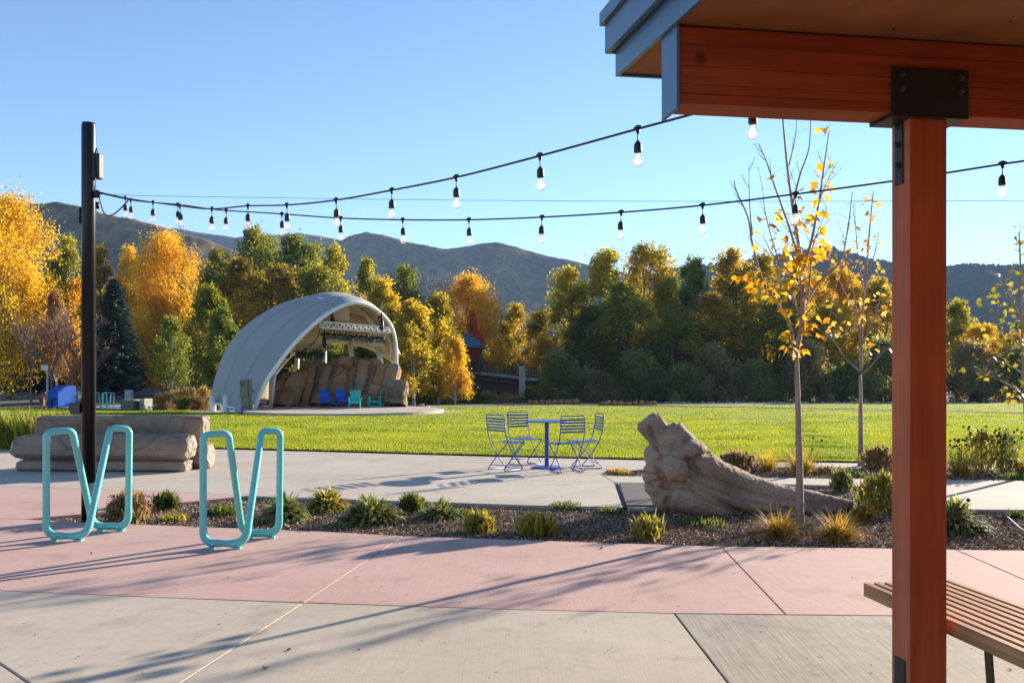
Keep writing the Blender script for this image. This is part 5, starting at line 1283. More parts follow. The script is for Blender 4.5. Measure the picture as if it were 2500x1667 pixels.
# --- leaning stone columns behind the stage
col_m = rock_material('stage_rock', (0.20, 0.125, 0.075), (0.31, 0.195, 0.12), (0.40, 0.28, 0.185), 0.8, 0.25, 0.45, 0.3, 8.0)
col_m2 = rock_material('stage_rock_rust', (0.24, 0.115, 0.06), (0.38, 0.20, 0.105), (0.40, 0.28, 0.185), 0.7, 0.25, 0.45, 0.3, 8.0)
wall = thing('stone_backdrop', 'leaning wall of brown stone columns at the back of the stage', 'rock wall')
def zb(x, y, d): return at(480 + x/3.675, 850 + y/3.675, d)
COLS = [(845, 232, 722, 78, 51.2), (905, 238, 790, 82, 50.9), (965, 205, 866, 78, 51.3), (1000, 138, 918, 66, 51.8), (1048, 150, 965, 66, 51.4), (1100, 108, 1012, 58, 51.9), (1143, 128, 1055, 56, 51.7), (1190, 158, 1095, 66, 51.5),
        (1262, 100, 1150, 92, 51.9), (1345, 92, 1225, 96, 51.6), (1430, 88, 1320, 92, 52.1), (1520, 120, 1410, 84, 51.6), (1605, 102, 1490, 82, 52.0), (1680, 152, 1575, 92, 51.5), (1765, 158, 1680, 100, 51.3), (1838, 292, 1800, 105, 50.6), (1770, 330, 1735, 110, 50.9), (1150, 330, 1085, 70, 51.0), (1300, 330, 1240, 90, 51.0)]
for ci, (xt, yt, xb, wd, d) in enumerate(COLS):
    d += 1.4; p0, p1 = zb(xb, 545, d), zb(xt, yt, d + 0.9); p0.z = STZ - 0.05
    rr = wd/3.675/F*d*0.70; dep = rr*random.uniform(0.8, 1.15); vs = []
    nl, nk = 26, 14; blk = [random.uniform(0.02, 0.98) for _ in range(random.randint(2, 4))]
    ax = (p1-p0).normalized(); ex = Vector((1, 0, 0)) - ax*ax.x; ex.normalize(); ey = ax.cross(ex)
    offs = [(random.uniform(-.14, .14), random.uniform(-.45, .3), random.uniform(.86, 1.1)) for _ in range(6)]
    for i in range(nl+1):
        t = i/nl; bi = sum(1 for b_ in blk if b_ < t); ox, oy, os_ = offs[bi]
        crack = 0.90 if any(abs(b_ - t) < 0.5/nl for b_ in blk) else 1.0
        c = p0.lerp(p1, t + (0.03*mnoise.noise(Vector((ci*3.1, 0, 0))) if i == nl else 0)); tp = (1.06 - 0.10*t)*os_*crack
        if i == nl: tp *= 0.70
        if i == nl-1: tp *= 0.93
        for k in range(nk):
            a = 2*math.pi*k/nk; ca, sa = math.cos(a), math.sin(a); sq = 1/(abs(ca)**4 + abs(sa)**4)**(1/4)
            g = 1 + 0.13*mnoise.noise(Vector((ci*3.7 + ca*1.2, sa*1.2, t*4))) + 0.07*mnoise.noise(Vector((ci*1.7 + ca*4, sa*4, t*13)))
            vs.append(c + ex*((ca*sq*tp*g + ox)*rr) + ey*((sa*sq*tp*g + oy)*dep))
    fs = [(i*nk+k, i*nk+(k+1) % nk, (i+1)*nk+(k+1) % nk, (i+1)*nk+k) for i in range(nl) for k in range(nk)] + [tuple(nl*nk+k for k in range(nk))]
    m = MB(); m.add(vs, fs); o_ = m.build('stone_column', col_m2 if ci in (1, 2, 4, 8, 9, 13) else col_m, wall, True)
    es = o_.modifiers.new('edges', 'EDGE_SPLIT'); es.split_angle = R(20)

# --- rocking lounge chairs on the stage and by the river
def adirondack(label, loc, face, mt, group, rock=True):
    t = thing('lounge_chair', label, 'chair', loc, math.atan2(face[1], face[0]) - math.pi/2, group)
    def b_(name, *bars):
        m = MB()
        for p0, p1, w_, h_, up in bars: m.bar(p0, p1, w_, h_, up)
        return m.build(name, mt, t)
    for k in range(5):
        x = (k-2)*0.108; b_('back_slat', ((x, -0.20, 0.30), (x*1.03, -0.47, 0.98), 0.098, 0.022, (0, 0.93, 0.37)))
    for k in range(5):
        yy = 0.28 - k*0.098; b_('seat_slat', ((-0.27, yy, 0.385 - 0.022*k), (0.27, yy, 0.385 - 0.022*k), 0.088, 0.022, (0, 0, 1)))
    b_('back_rail', ((-0.29, -0.29, 0.50), (0.29, -0.29, 0.50), 0.03, 0.07, (0, 0.9, .4)))
    b_('front_apron', ((-0.27, 0.33, 0.34), (0.27, 0.33, 0.34), 0.022, 0.10, (0, 0, 1)))
    for s in (-1, 1):
        b_('arm', ((s*0.33, 0.40, 0.585), (s*0.33, -0.36, 0.56), 0.12, 0.025, (0, 0, 1)))
        b_('leg', ((s*0.30, 0.31, 0.06), (s*0.30, 0.31, 0.575), 0.03, 0.085, (0, 1, 0)))
        b_('leg', ((s*0.30, -0.30, 0.08), (s*0.30, -0.32, 0.55), 0.03, 0.075, (0, 1, 0)))
        b_('seat_rail', ((s*0.275, 0.33, 0.36), (s*0.275, -0.38, 0.20), 0.022, 0.10, (0, 0.2, 1)))
        if rock:
            m = MB(); ps = [Vector((s*0.30, lerp(-0.55, 0.46, i/10), 0.02 + 0.16*((i/10-0.5)*2)**2*0.8)) for i in range(11)]
            for p, q in zip(ps, ps[1:]): m.bar(p, q, 0.03, 0.05, (0, 0, 1))
            m.build('rocker', mt, t)
    return t
cblue = pmat('chair_blue_plastic', (0.012, 0.085, 0.55), 0.45); cteal = pmat('chair_teal_plastic', (0.015, 0.42, 0.40), 0.45)
def stg(x, y): p = z2(x, y, 1); return gp(480 + x/4.356, 680 + y/4.356, STZ)
GA = 'rocking chairs on the stage'
adirondack('blue rocking chair farthest left on the stage', stg(1362, 1365), (0.25, -1), cblue, GA)
adirondack('blue rocking chair half hidden behind the teal one on the stage', stg(1545, 1362), (0.45, -1), cblue, GA)
adirondack('teal rocking chair turned with its slatted back to us on the stage', stg(1682, 1380), (0.1, -1), cteal, GA)
adirondack('teal rocking chair seen from the side at the right of the stage', stg(1890, 1360), (-1, -0.25), cteal, GA)
ca_ = G(1322, 980); adirondack('distant teal lounge chair with a seated person by the river', (ca_.x, ca_.y, ca_.z + 0.03), (1, -0.5), cteal, 'lounge chairs by the river')
cb_ = G(1372, 981); adirondack('distant blue lounge chair by the river, left of the low stone row', (cb_.x, cb_.y, cb_.z + 0.03), (-1, -0.2), cblue, 'lounge chairs by the river')
# seated person in the far teal chair
def person():
    J = {'pel': (0, -0.10, 0.45), 'spi': (0, -0.20, 0.68), 'che': (0, -0.27, 0.90), 'nek': (0, -0.28, 1.05), 'hd0': (0, -0.25, 1.14), 'hd1': (0, -0.24, 1.26),
         'kl': (-.12, 0.32, 0.50), 'kr': (.12, 0.32, 0.50), 'al': (-.13, 0.42, 0.10), 'ar': (.13, 0.42, 0.10), 'tl': (-.13, 0.56, 0.06), 'tr': (.13, 0.56, 0.06), 'hl': (-.1, -.06, .45), 'hr': (.1, -.06, .45),
         'sl': (-.19, -0.26, 0.96), 'sr': (.19, -0.26, 0.96), 'el': (-.27, -0.14, 0.70), 'er': (.27, -0.14, 0.70), 'wl': (-.20, 0.12, 0.66), 'wr': (.20, 0.12, 0.66), 'fl': (-.17, 0.2, 0.65), 'fr': (.17, 0.2, 0.65)}
    Ed = [('pel','spi'),('spi','che'),('che','nek'),('nek','hd0'),('hd0','hd1'),('pel','hl'),('hl','kl'),('kl','al'),('al','tl'),('pel','hr'),('hr','kr'),('kr','ar'),('ar','tr'),('che','sl'),('sl','el'),('el','wl'),('wl','fl'),('che','sr'),('sr','er'),('er','wr'),('wr','fr')]
    Rr = {'pel': .13, 'spi': .13, 'che': .14, 'nek': .055, 'hd0': .085, 'hd1': .08, 'kl': .065, 'kr': .065, 'al': .045, 'ar': .045, 'tl': .04, 'tr': .04, 'hl': .09, 'hr': .09, 'sl': .065, 'sr': .065, 'el': .045, 'er': .045, 'wl': .035, 'wr': .035, 'fl': .03, 'fr': .03}
    ks = list(J); me = bpy.data.meshes.new('person'); me.from_pydata([J[k] for k in ks], [(ks.index(a), ks.index(b)) for a, b in Ed], [])
    o = bpy.data.objects.new('person', me); col.objects.link(o); sk = o.modifiers.new('skin', 'SKIN'); s2 = o.modifiers.new('sub', 'SUBSURF'); s2.levels = s2.render_levels = 1
    for i, k in enumerate(ks):
        me.skin_vertices[0].data[i].radius = (Rr[k], Rr[k])
    me.skin_vertices[0].data[0].use_root = True
    me.materials.append(pmat('clothes_dark_blue', (0.05, 0.06, 0.12), 0.8)); return o
pr = person(); pr.location = (ca_.x, ca_.y, ca_.z + 0.03); pr.rotation_euler = (0, 0, math.atan2(-0.5, 1) - math.pi/2)
tag(pr, 'person in dark clothes and red hat seated in the far teal chair', 'person')
m = MB(); m.lathe([(0.10, 1.19), (0.105, 1.24), (0.09, 1.31), (0.03, 1.35)], 10, (0, -0.24, 0)); m.bar((0, -0.2, 1.22), (0, -0.08, 1.2), 0.14, 0.02); m.build('hat', pmat('hat_red', (0.45, 0.04, 0.03), 0.8), pr, True)

# --- low rows of sandstone blocks at the far edge of the lawn
blk_m = rock_material('sandstone_red', (0.26, 0.12, 0.075), (0.36, 0.19, 0.12), (0.44, 0.28, 0.19), 1.0)
def stone_block(px, py, wpx, hpx, label, group, mt=blk_m, deep=0.6):
    p = G(px, py); s = p.y/F; W, Hh = wpx*s, hpx*s
    bm = bmesh.new(); bmesh.ops.create_cube(bm, size=1.0, matrix=Matrix.Diagonal((W, deep, Hh, 1)))
    bmesh.ops.bevel(bm, geom=bm.edges[:], offset=min(W, Hh)*0.16, segments=2, affect='EDGES')
    bmesh.ops.subdivide_edges(bm, edges=bm.edges[:], cuts=1, use_grid_fill=True)
    sd_ = random.uniform(0, 50)
    for v in bm.verts: v.co += Vector((mnoise.noise(v.co*2.5 + Vector((sd_, 0, 0))), mnoise.noise(v.co*2.5 + Vector((0, sd_, 0))), mnoise.noise(v.co*2.5 + Vector((0, 0, sd_)))))*0.12*min(W, Hh)
    me = bpy.data.meshes.new('stone_block'); bm.to_mesh(me); bm.free(); me.polygons.foreach_set('use_smooth', [True]*len(me.polygons))
    o = obj('stone_block', me, mt); o.location = (p.x, p.y, p.z + Hh*0.42); o.rotation_euler = (0, 0, random.uniform(-.15, .15)); tag(o, label, 'stone', group); return o
x = 1288
for i, wp in enumerate([12, 16, 14, 17, 15, 13, 22, 18]):
    stone_block(x + wp/2, 988.5, wp - 0.6, 14 + random.uniform(-1, 2), f'{ordn[i]} red sandstone block from the left in the row by the far chairs', 'sandstone blocks by the far chairs'); x += wp
x = 1462
for i, wp in enumerate([30, 15, 17, 20, 13, 17, 28]):
    stone_block(x + wp/2, 991, wp - 0.6, 12 + random.uniform(-1, 1.5), f'{ordn[i]} sandstone block from the left in the low row left of the sculpture', 'sandstone blocks in the low row'); x += wp
bould = rock_material('boulder_brown', (0.20, 0.11, 0.075), (0.30, 0.18, 0.12), (0.40, 0.28, 0.2), 1.0); bg_ = rock_material('boulder_grey', (0.28, 0.25, 0.23), (0.36, 0.33, 0.3), (0.45, 0.42, 0.39), 1.0)
for i, (px, py, wp, hp, lb_, mt) in enumerate([(500, 990, 26, 16, 'brown boulder below the dry shrub left of the shell feet', bould), (488, 997, 26, 12, 'dark reddish boulder on the lawn edge left of the shell', bould), (645, 990, 22, 16, 'reddish boulder between the shell column and the stone wall', bould), (672, 975, 18, 20, 'pale boulder behind the shell column at the stage', bould),
     (1030, 998, 16, 13, 'grey boulder at the right foot of the stone wall', bg_), (1042, 999, 12, 8, 'small grey boulder beside the stage edge', bg_), (350, 935, 22, 9, 'grey boulder across the road under the orange tree', bg_), (262, 938, 20, 7, 'grey boulder across the road right of the lamp pole', bg_), (14, 947, 22, 10, 'grey boulder across the road at the left edge', bg_),
     (648, 1000, 30, 10, 'flat brown boulder in front of the shell edge tube', bould)]):
    stone_block(px, py, wp, hp, lb_, 'loose boulders', mt, 0.9).name = 'boulder'

# ------------------------------------------------------------------ utility boxes, bins, signs on the left
olive_m = pmat('cabinet_olive', (0.17, 0.165, 0.10), 0.55, var=0.08); green_b = pmat('box_green', (0.10, 0.125, 0.075), 0.6, var=0.1); pale_b = pmat('box_pale_green', (0.33, 0.37, 0.27), 0.6)
mc = G(604, 1012); s = mc.y/F
cab = thing('meter_cabinet', 'olive electric meter cabinet on conduits in front of the shell', 'cabinet', tuple(mc), R(-6))
m = MB(); m.box(-0.36, 0.05, -0.15, 0.15, 0.92, 1.86); m.build('cabinet', olive_m, cab, bevel=0.02)
m = MB(); m.lathe([(0.11, 0), (0.11, 0.06), (0.08, 0.09), (0.02, 0.1)], 14, (-0.22, -0.15, 1.62), Matrix.Rotation(R(90), 3, 'X')); m.build('meter', lensm, cab, True)
m = MB(); m.box(-0.25, 0.14, -0.12, 0.12, 0.38, 0.75); m.build('lower_box', olive_m, cab, bevel=0.02)
m = MB(); m.box(0.13, 0.24, -0.05, 0.05, 0, 1.86); m.build('stanchion', olive_m, cab)
for x in (-0.30, -0.22, -0.12, -0.02, 0.08):
    m = MB(); m.tube([(x, 0, 0), (x, 0, 0.95)], 0.03, 7); m.build('conduit', olive_m, cab, True)
m = MB(); m.lathe([(0.09, 0), (0.08, 0.08)], 10, (0.28, -0.05, 1.25), Matrix.Rotation(R(90), 3, 'Y')); m.lathe([(0.06, 0), (0.06, 0.1)], 10, (0.24, -0.05, 0.45), Matrix.Rotation(R(90), 3, 'Y')); m.build('outlet', olive_m, cab)
p = G(583, 1011); m = MB(); m.box(p.x-.19, p.x+.2, p.y-.15, p.y+.15, p.z, p.z+.42); tag(m.build('junction_box', pmat('box_pale_blue', (0.36, 0.42, 0.47), 0.5), bevel=0.02), 'small pale blue junction box left of the meter cabinet', 'box')
def ubox(px0, px1, py0, py1, label, mt, name='utility_box', deep=0.7, rz=0.0, slope=0.0, dd=None):
    pg = G((px0+px1)/2, py1); s = pg.y/F; W, Hh = (px1-px0)*s, (py1-py0)*s
    t = thing(name, label, 'utility box', tuple(pg), rz)
    m = MB(); m.add([(x, y, z) for z in (0, ) for y in (-deep/2, deep/2) for x in (-W/2, W/2)] + [(-W/2, -deep/2, Hh*(1-slope)), (W/2, -deep/2, Hh*(1-slope)), (-W/2, deep/2, Hh), (W/2, deep/2, Hh)], [(0,2,3,1),(4,5,7,6),(0,1,5,4),(2,6,7,3),(0,4,6,2),(1,3,7,5)])
    m.build('body', mt, t, bevel=0.03)
    m = MB(); m.box(-W/2 - .02, W/2 + .02, -deep/2 - 0.02, deep/2 + .02, Hh*0.78*(1-slope), Hh*0.80*(1-slope)); m.build('lid_seam', mt, t)
    m = MB(); m.box(W*0.12, W*0.22, -deep/2 - 0.03, -deep/2, Hh*0.4, Hh*0.55); m.build('latch', steel_m, t)
    return t
ubox(304, 340, 974, 1002, 'dark green transformer box on the lawn edge right of the lamp pole', green_b, deep=1.0, rz=R(-12), slope=0.06)
ubox(349, 364, 973, 1002, 'pale green utility box just right of the dark green one', pale_b, deep=0.7, rz=R(-25))
ubox(307, 323, 952, 976, 'light grey upright utility box behind the dark green one', pmat('box_light_grey', (0.45, 0.45, 0.44), 0.6), deep=0.5)
bb = G(150, 994); s = bb.y/F
bin_ = thing('recycling_bin', 'big blue metal recycling bin with sloping lid near the road', 'bin', tuple(bb), R(-28)); bl_ = pmat('bin_blue', (0.006, 0.085, 0.42), 0.6, var=0.1, spec=0.2); 
W, D_, Hh = 1.25, 1.5, 52*s
m = MB(); pr_ = [(-D_/2, 0), (D_/2, 0), (D_/2, Hh), (0.05, Hh), (-D_/2, Hh*0.68)]
m.add([(x, y, z) for x in (-W/2, W/2) for y, z in pr_], [(0,1,2,3,4), (9,8,7,6,5)] + [(i, 5+i, 5+(i+1) % 5, (i+1) % 5) for i in range(5)]); m.build('body', bl_, bin_, bevel=0.02)
m = MB(); m.bar((0, -D_/2 - 0.015, Hh*0.70), (0, 0.03, Hh*1.015), W*0.96, 0.03, (0, 0, 1)); m.build('lid', bl_, bin_)
m = MB(); m.tube(fillet([(-0.5, -D_/2 - .12, 0), (-0.35, -D_/2 - .12, 0.62), (-0.05, -D_/2 - .12, 0.70), (0.08, -D_/2 - .12, 0.05), (0.1, -D_/2-.12, 0), (0.2, -D_/2 - .12, 0.55), (0.5, -D_/2-.12, 0.75)], 0.08), 0.035, 6)
m.build('small_black_rack', black_m, bin_, True)  # black M-shaped bike rack standing in front of the bin
gb_ = G(190, 984); s = gb_.y/F
gbn = thing('green_bin', 'green and white drop box on a post between blue bin and lamp pole', 'bin', tuple(gb_), R(-20)); 
m = MB(); m.box(-.32, .32, -.3, .3, 0.15, 0.65); m.build('body', pmat('bin_green', (0.06, 0.2, 0.13), 0.5), gbn, bevel=0.03)
m = MB(); m.box(-.34, .34, -.33, .33, 0.66, 1.0); m.build('hood', pmat('bin_green_light', (0.22, 0.36, 0.28), 0.5), gbn, bevel=0.06)
m = MB(); m.tube([(0, 0, -0.4), (0, 0, 0.16)], 0.06, 8); m.build('post', white_m, gbn)
sp_ = G(116, 992); s = sp_.y/F; sg = thing('sign_post', 'grey square sign post with a small white sign left of the blue bin', 'sign', tuple(sp_))
m = MB(); m.box(-.07, .07, -.07, .07, 0, 100*s); m.build('post', pmat('post_galvanised', (0.32, 0.32, 0.32), 0.5, metal=0.3), sg)
m = MB(); m.box(-.45, .08, -.11, -.075, 88*s, 101*s); m.build('sign_plate', pmat('sign_white', (0.6, 0.6, 0.57), 0.5), sg)
bs_ = G(103, 990); s = bs_.y/F; st_ = thing('trail_marker', 'rust-brown steel marker with angled head left of the sign post', 'marker', tuple(bs_))
m = MB(); m.box(-.16, .16, -.12, .12, 0, 20*s); m.build('stem', pmat('steel_rust', (0.20, 0.085, 0.045), 0.85, var=0.3), st_)
m = MB(); m.bar((-.3, 0, 22*s), (.36, 0, 32*s), 0.5, 0.16, (0, 0, 1)); m.build('head', MATS['steel_rust'], st_)
for px, lb_ in ((232, 'small far teal bike rack half hidden by the lamp pole'), (250, 'small far teal bike rack clear of the lamp pole, left of the green box')):
    p = G(px, 998); t = thing('bike_rack', lb_, 'bike rack', (p.x, p.y, p.z + 0.03), R(15), 'far bike racks by the road'); t.scale = (1.25, 1, 1.1)
    obj('loop', rk_me, None, t)

# ------------------------------------------------------------------ bridge with lamp and small roof
dk = pmat('bridge_girder_rust', (0.085, 0.045, 0.04), 0.8, var=0.2, vscale=0.8); dkc = pmat('bridge_concrete', (0.30, 0.29, 0.27), 0.85, var=0.12); rail_m = pmat('rail_dark', (0.02, 0.035, 0.04), 0.6)
bridge = thing('bridge', 'road bridge with rust-brown girder and dark railing over the river', 'bridge')
bp_ = [at(1060, 901.5, 112), at(1110, 903.5, 110), at(1168, 908, 107), at(1220, 913.5, 105.5), at(1270, 919.5, 104), at(1310, 924, 103)]
m = MB()
for a, b in zip(bp_, bp_[1:]):
    m.bar(a - Vector((0, 0, 0.12)), b - Vector((0, 0, 0.12)), 0.5, 0.3)
m.build('deck_edge', dkc, bridge)
m = MB()
for a, b in zip(bp_[:-1], bp_[1:-1]):
    m.bar(a + Vector((0, 0.45, -1.15)), b + Vector((0, 0.45, -1.15)), 0.35, 1.75)
m.build('girder', dk, bridge)
m = MB()
for a, b in zip(bp_, bp_[1:]): m.bar(a + Vector((0, 5, -0.5)), b + Vector((0, 5, -0.5)), 9.6, 0.35)
m.build('deck', dk, bridge)
dens = [bp_[0].lerp(bp_[1], t) for t in np.linspace(0, 1, 4)[:-1]] + [bp_[1].lerp(bp_[2], t) for t in np.linspace(0, 1, 5)[:-1]] + [bp_[2].lerp(bp_[3], t) for t in np.linspace(0, 1, 6)[:-1]] + [bp_[3].lerp(bp_[4], t) for t in np.linspace(0, 1, 6)[:-1]] + [bp_[4].lerp(bp_[5], t) for t in np.linspace(0, 1, 5)]
for p in dens:
    m = MB(); m.box(p.x-.07, p.x+.07, p.y-.07, p.y+.07, p.z, p.z+1.15); m.build('rail_post', rail_m, bridge)
for hz_, th in ((1.15, 0.10), (0.62, 0.05), (0.2, 0.06)):
    m = MB()
    for a, b in zip(bp_, bp_[1:]): m.bar(a + Vector((0, 0, hz_)), b + Vector((0, 0, hz_)), 0.08, th)
    m.build('rail', rail_m, bridge)
pc = at(1274.5, 920, 103.2); m = MB(); m.box(pc.x-.36, pc.x+.36, pc.y-.4, pc.y+.5, -2.6, at(0, 893, 103.2).z); m.build('pier', dkc, bridge, bevel=0.04)
lz = at(0, 893, 103.2).z
lamp = thing('bridge_lamp', 'slim dark lamp post with a small globe on the bridge pier', 'street lamp', (pc.x, pc.y, lz))
m = MB(); m.lathe([(0.16, 0), (0.12, 0.3), (0.07, 0.5), (0.055, 1.55), (0.1, 1.6)], 10); m.build('post', rail_m, lamp, True)
m = MB(); m.lathe([(0.07, 1.6), (0.17, 1.72), (0.19, 1.88), (0.12, 2.0), (0.02, 2.08)], 12); m.build('globe', pmat('lamp_globe_white', (0.6, 0.6, 0.56), 0.3), lamp, True)
ga = at(1140, 813, 106); gz = at(0, 848, 106).z; ghw = 2.15
gaz = thing('bridge_shelter', 'small shelter with blue metal hip roof at the bridge end', 'shelter', (ga.x, ga.y, gz))
rfm = pmat('roof_blue_metal', (0.05, 0.13, 0.17), 0.35, metal=0.3)
hh_ = ga.z - gz
m = MB(); m.add([(-ghw, -ghw, 0), (ghw, -ghw, 0), (ghw, ghw, 0), (-ghw, ghw, 0), (0.1, 0, hh_)], [(0,1,4), (1,2,4), (2,3,4), (3,0,4), (3,2,1,0)]); rf_ = m.build('roof', rfm, gaz)
rb_ = MB()
for k in range(1, 8):
    x = lerp(-ghw, ghw, k/8); tz = 1 - abs(x)/ghw; rb_.tube([(x, -ghw, 0.02), (lerp(x, 0.1, tz*0.0), -ghw*(1-tz), hh_*tz + 0.02)], 0.035, 4); rb_.tube([(ghw, x, 0.02), (ghw*(1-tz), x, hh_*tz + .02)], 0.035, 4)
for c in ((-1, -1), (1, -1), (1, 1)): rb_.tube([(c[0]*ghw, c[1]*ghw, 0.02), (0.1, 0, hh_ + .02)], 0.05, 5)
rb_.build('roof_seam', rfm, rf_)
m = MB(); m.box(-ghw, ghw, -ghw, ghw, -0.16, -0.01); m.build('eave_board', rail_m, gaz)
for sx in (-1, 1):
    for sy in (-1, 1):
        m = MB(); m.box(sx*1.55-.09, sx*1.55+.09, sy*1.55-.09, sy*1.55+.09, -3.2, -0.17); m.build('post', rail_m, gaz)

# ------------------------------------------------------------------ young trees with single leaves
def maple_leaf(rnd):
    """outline of a lobed maple leaf, about one unit across, folded along the midrib"""
    pts = [(0, -0.1), (0.13, 0.0), (0.36, -0.06), (0.30, 0.10), (0.52, 0.26), (0.34, 0.32), (0.36, 0.48), (0.18, 0.44), (0.12, 0.56), (0.0, 0.92)]
    pts = pts + [(-x, y) for x, y in pts[-2:0:-1]]
    return [(x, y, -abs(x)*0.35) for x, y in pts]
def leaf_mesh(places, rnd, shape='maple'):
    V = []; Fc = []; Tn = []
    out = maple_leaf(rnd) if shape == 'maple' else [(0, 0, 0), (0.22, 0.3, -.05), (0.2, 0.6, -.05), (0, 1.0, 0), (-0.2, 0.6, -.05), (-0.22, 0.3, -.05)]
    for (p, d, s, tn) in places:
        q = d.to_track_quat('Y', 'Z') @ Quaternion((0, 1, 0), rnd.uniform(-1.2, 1.2)); o_ = len(V)
        for v in out: V.append(p + q @ (Vector(v)*s))
        V.append(p + q @ Vector((0, 0.28*s, 0.0))); Tn += [tn]*(len(out)+1)
        n = len(out)
        for i in range(n): Fc.append((o_+i, o_+(i+1) % n, o_+n))
    return np_mesh('leaves', V, Fc, {'tint': Tn})
def young_tree(label, base, trunk_pts, r0, branches, clusters, d, leafm, lsize, seed, shape='maple', twig=0.5, zfix=None):
    rnd = random.Random(seed); t = thing('young_maple' if shape == 'maple' else 'young_tree', label, 'tree', tuple(base))
    B = Vector(base)
    def q(px, py, dy=0.0): return at(px*K, py*K, d + dy) - B
    tk = MB(); tp = [q(*p) for p in trunk_pts]; tp[0].z = -0.05
    n = len(tp); tk.tube(spline(tp, 4), [r0*(1.25 if i == 0 else 1)*(1-0.55*i/((n-1)*4)) for i in range((n-1)*4+1)], 10)
    tk.build('trunk', bark_young, t, True)
    br = MB(); segs = []
    for bpts, r in branches:
        dy = rnd.uniform(-0.45, 0.45) if len(bpts[0]) == 2 else 0
        P3 = [q(x, y, dy*(i/(len(bpts)-1))) for i, (x, y) in enumerate(bpts)]
        sp = spline(P3, 5); m_ = len(sp); br.tube(sp, [r*(1-0.72*i/(m_-1)) for i in range(m_)], 6)
        segs.append((sp, r))
    # side twigs
    for sp, r in segs:
        L = sum((b-a).length for a, b in zip(sp, sp[1:]))
        for k in range(int(L*twig*7)):
            i = rnd.randrange(len(sp)//5, len(sp)-1); p = sp[i]; dr = (sp[i+1]-sp[i]).normalized()
            a = rnd.uniform(0, 6.28); side = Vector((math.cos(a), math.sin(a), 0.5)).normalized(); v = (dr*0.9 + side*0.75).normalized(); Lt = rnd.uniform(0.10, 0.34)
            e = p + v*Lt; br.tube([p, p.lerp(e, .5) + Vector((0, 0, -0.01)), e], [0.0045, 0.0035, 0.002], 4, caps=False)
            segs.append(([p, e], 0.002)) if rnd.random() < 0.35 else None
            for nk in range(2): br.tube([p.lerp(e, 0.5+0.4*nk), p.lerp(e, 0.5+0.4*nk) + Vector((rnd.uniform(-.03,.03), rnd.uniform(-.03,.03), 0.03))], [0.002, 0.0025], 3, caps=False)
    br.build('branches', bark_young, t, True)
    pl = []; flat = [p for sp, r in segs for p in sp]
    pet = MB()
    for (x, y, rx, ry, cnt) in clusters:
        for k in range(cnt):
            c = q(x + rnd.gauss(0, rx*0.5), y + rnd.gauss(0, ry*0.5), rnd.uniform(-0.4, 0.4))
            near = min(flat, key=lambda p: (p-c).length_squared)
            if (near-c).length > 0.30: c = near + (c-near).normalized()*rnd.uniform(0.12, 0.30)
            pet.tube([near, near.lerp(c, 0.5) + Vector((0, 0, 0.02)), c], 0.0014, 3, caps=False)
            dv = (c-near).normalized() + Vector((rnd.uniform(-.5,.5), rnd.uniform(-.5,.5), -0.55)); pl.append((c, dv.normalized(), lsize*rnd.uniform(0.7, 1.3), rnd.random()))
    if pet.v: tag(pet.build('leaf_stalks', bark_young, t), kind='stuff')
    tag(obj('leaves', leaf_mesh(pl, rnd, shape), leafm, t), kind='stuff'); return t
map_l = leafmat('maple_leaf_gold', [(0.38, 0.10, 0.012), (0.58, 0.27, 0.015), (0.62, 0.40, 0.02), (0.50, 0.40, 0.03)], 0.55, 0.5, 0.9, 0.45)
map_l2 = leafmat('maple_leaf_orange', [(0.42, 0.14, 0.03), (0.55, 0.28, 0.05), (0.60, 0.38, 0.08), (0.5, 0.38, 0.12)], 0.5, 0.5, 1.0, 0.4)
yg_l = leafmat('young_leaf_green', [(0.10, 0.11, 0.015), (0.20, 0.19, 0.025), (0.32, 0.27, 0.04), (0.42, 0.32, 0.06)], 0.5, 0.5, 1.0, 0.4)
b1 = gp(1954, 1265, -0.04)
BR1 = [([(1829, 805), (1843, 730), (1842, 640), (1834, 560), (1820, 470), (1808, 380), (1796, 250)], 0.030), ([(1822, 800), (1812, 740), (1780, 690), (1750, 640), (1728, 560), (1718, 500), (1692, 440), (1686, 415)], 0.020),
       ([(1728, 540), (1722, 470), (1720, 380)], 0.010), ([(1835, 780), (1852, 700), (1880, 650), (1930, 600), (1948, 520), (1958, 440)], 0.018), ([(1838, 640), (1862, 560), (1880, 470), (1893, 380), (1905, 300)], 0.018),
       ([(1836, 600), (1812, 520), (1780, 430), (1760, 370), (1742, 330)], 0.015), ([(1820, 470), (1838, 400), (1858, 340), (1862, 260)], 0.013), ([(1840, 660), (1800, 610), (1772, 580), (1752, 540)], 0.011), ([(1880, 470), (1898, 420), (1925, 370)], 0.009),
       ([(1812, 380), (1826, 320), (1832, 250)], 0.009), ([(1834, 720), (1815, 660), (1805, 560)], 0.010), ([(1855, 690), (1862, 620), (1868, 560), (1900, 480)], 0.010), ([(1800, 640), (1760, 500), (1752, 430)], 0.008), ([(1880, 650), (1905, 610), (1912, 560)], 0.008)]
CL1 = [(1715, 640, 40, 30, 19), (1765, 660, 60, 40, 29), (1800, 640, 50, 60, 26), (1845, 620, 40, 60, 29), (1830, 700, 40, 40, 10), (1860, 585, 60, 30, 19), (1865, 505, 60, 50, 26), (1780, 505, 60, 40, 8), (1890, 430, 30, 40, 14), (1850, 745, 36, 30, 20), (1812, 785, 30, 26, 10), (1845, 800, 30, 16, 8),
       (1820, 470, 60, 60, 8), (1765, 570, 40, 30, 5), (1905, 375, 16, 16, 3), (1898, 300, 8, 12, 3), (1900, 560, 50, 40, 8), (1800, 580, 50, 40, 8)]
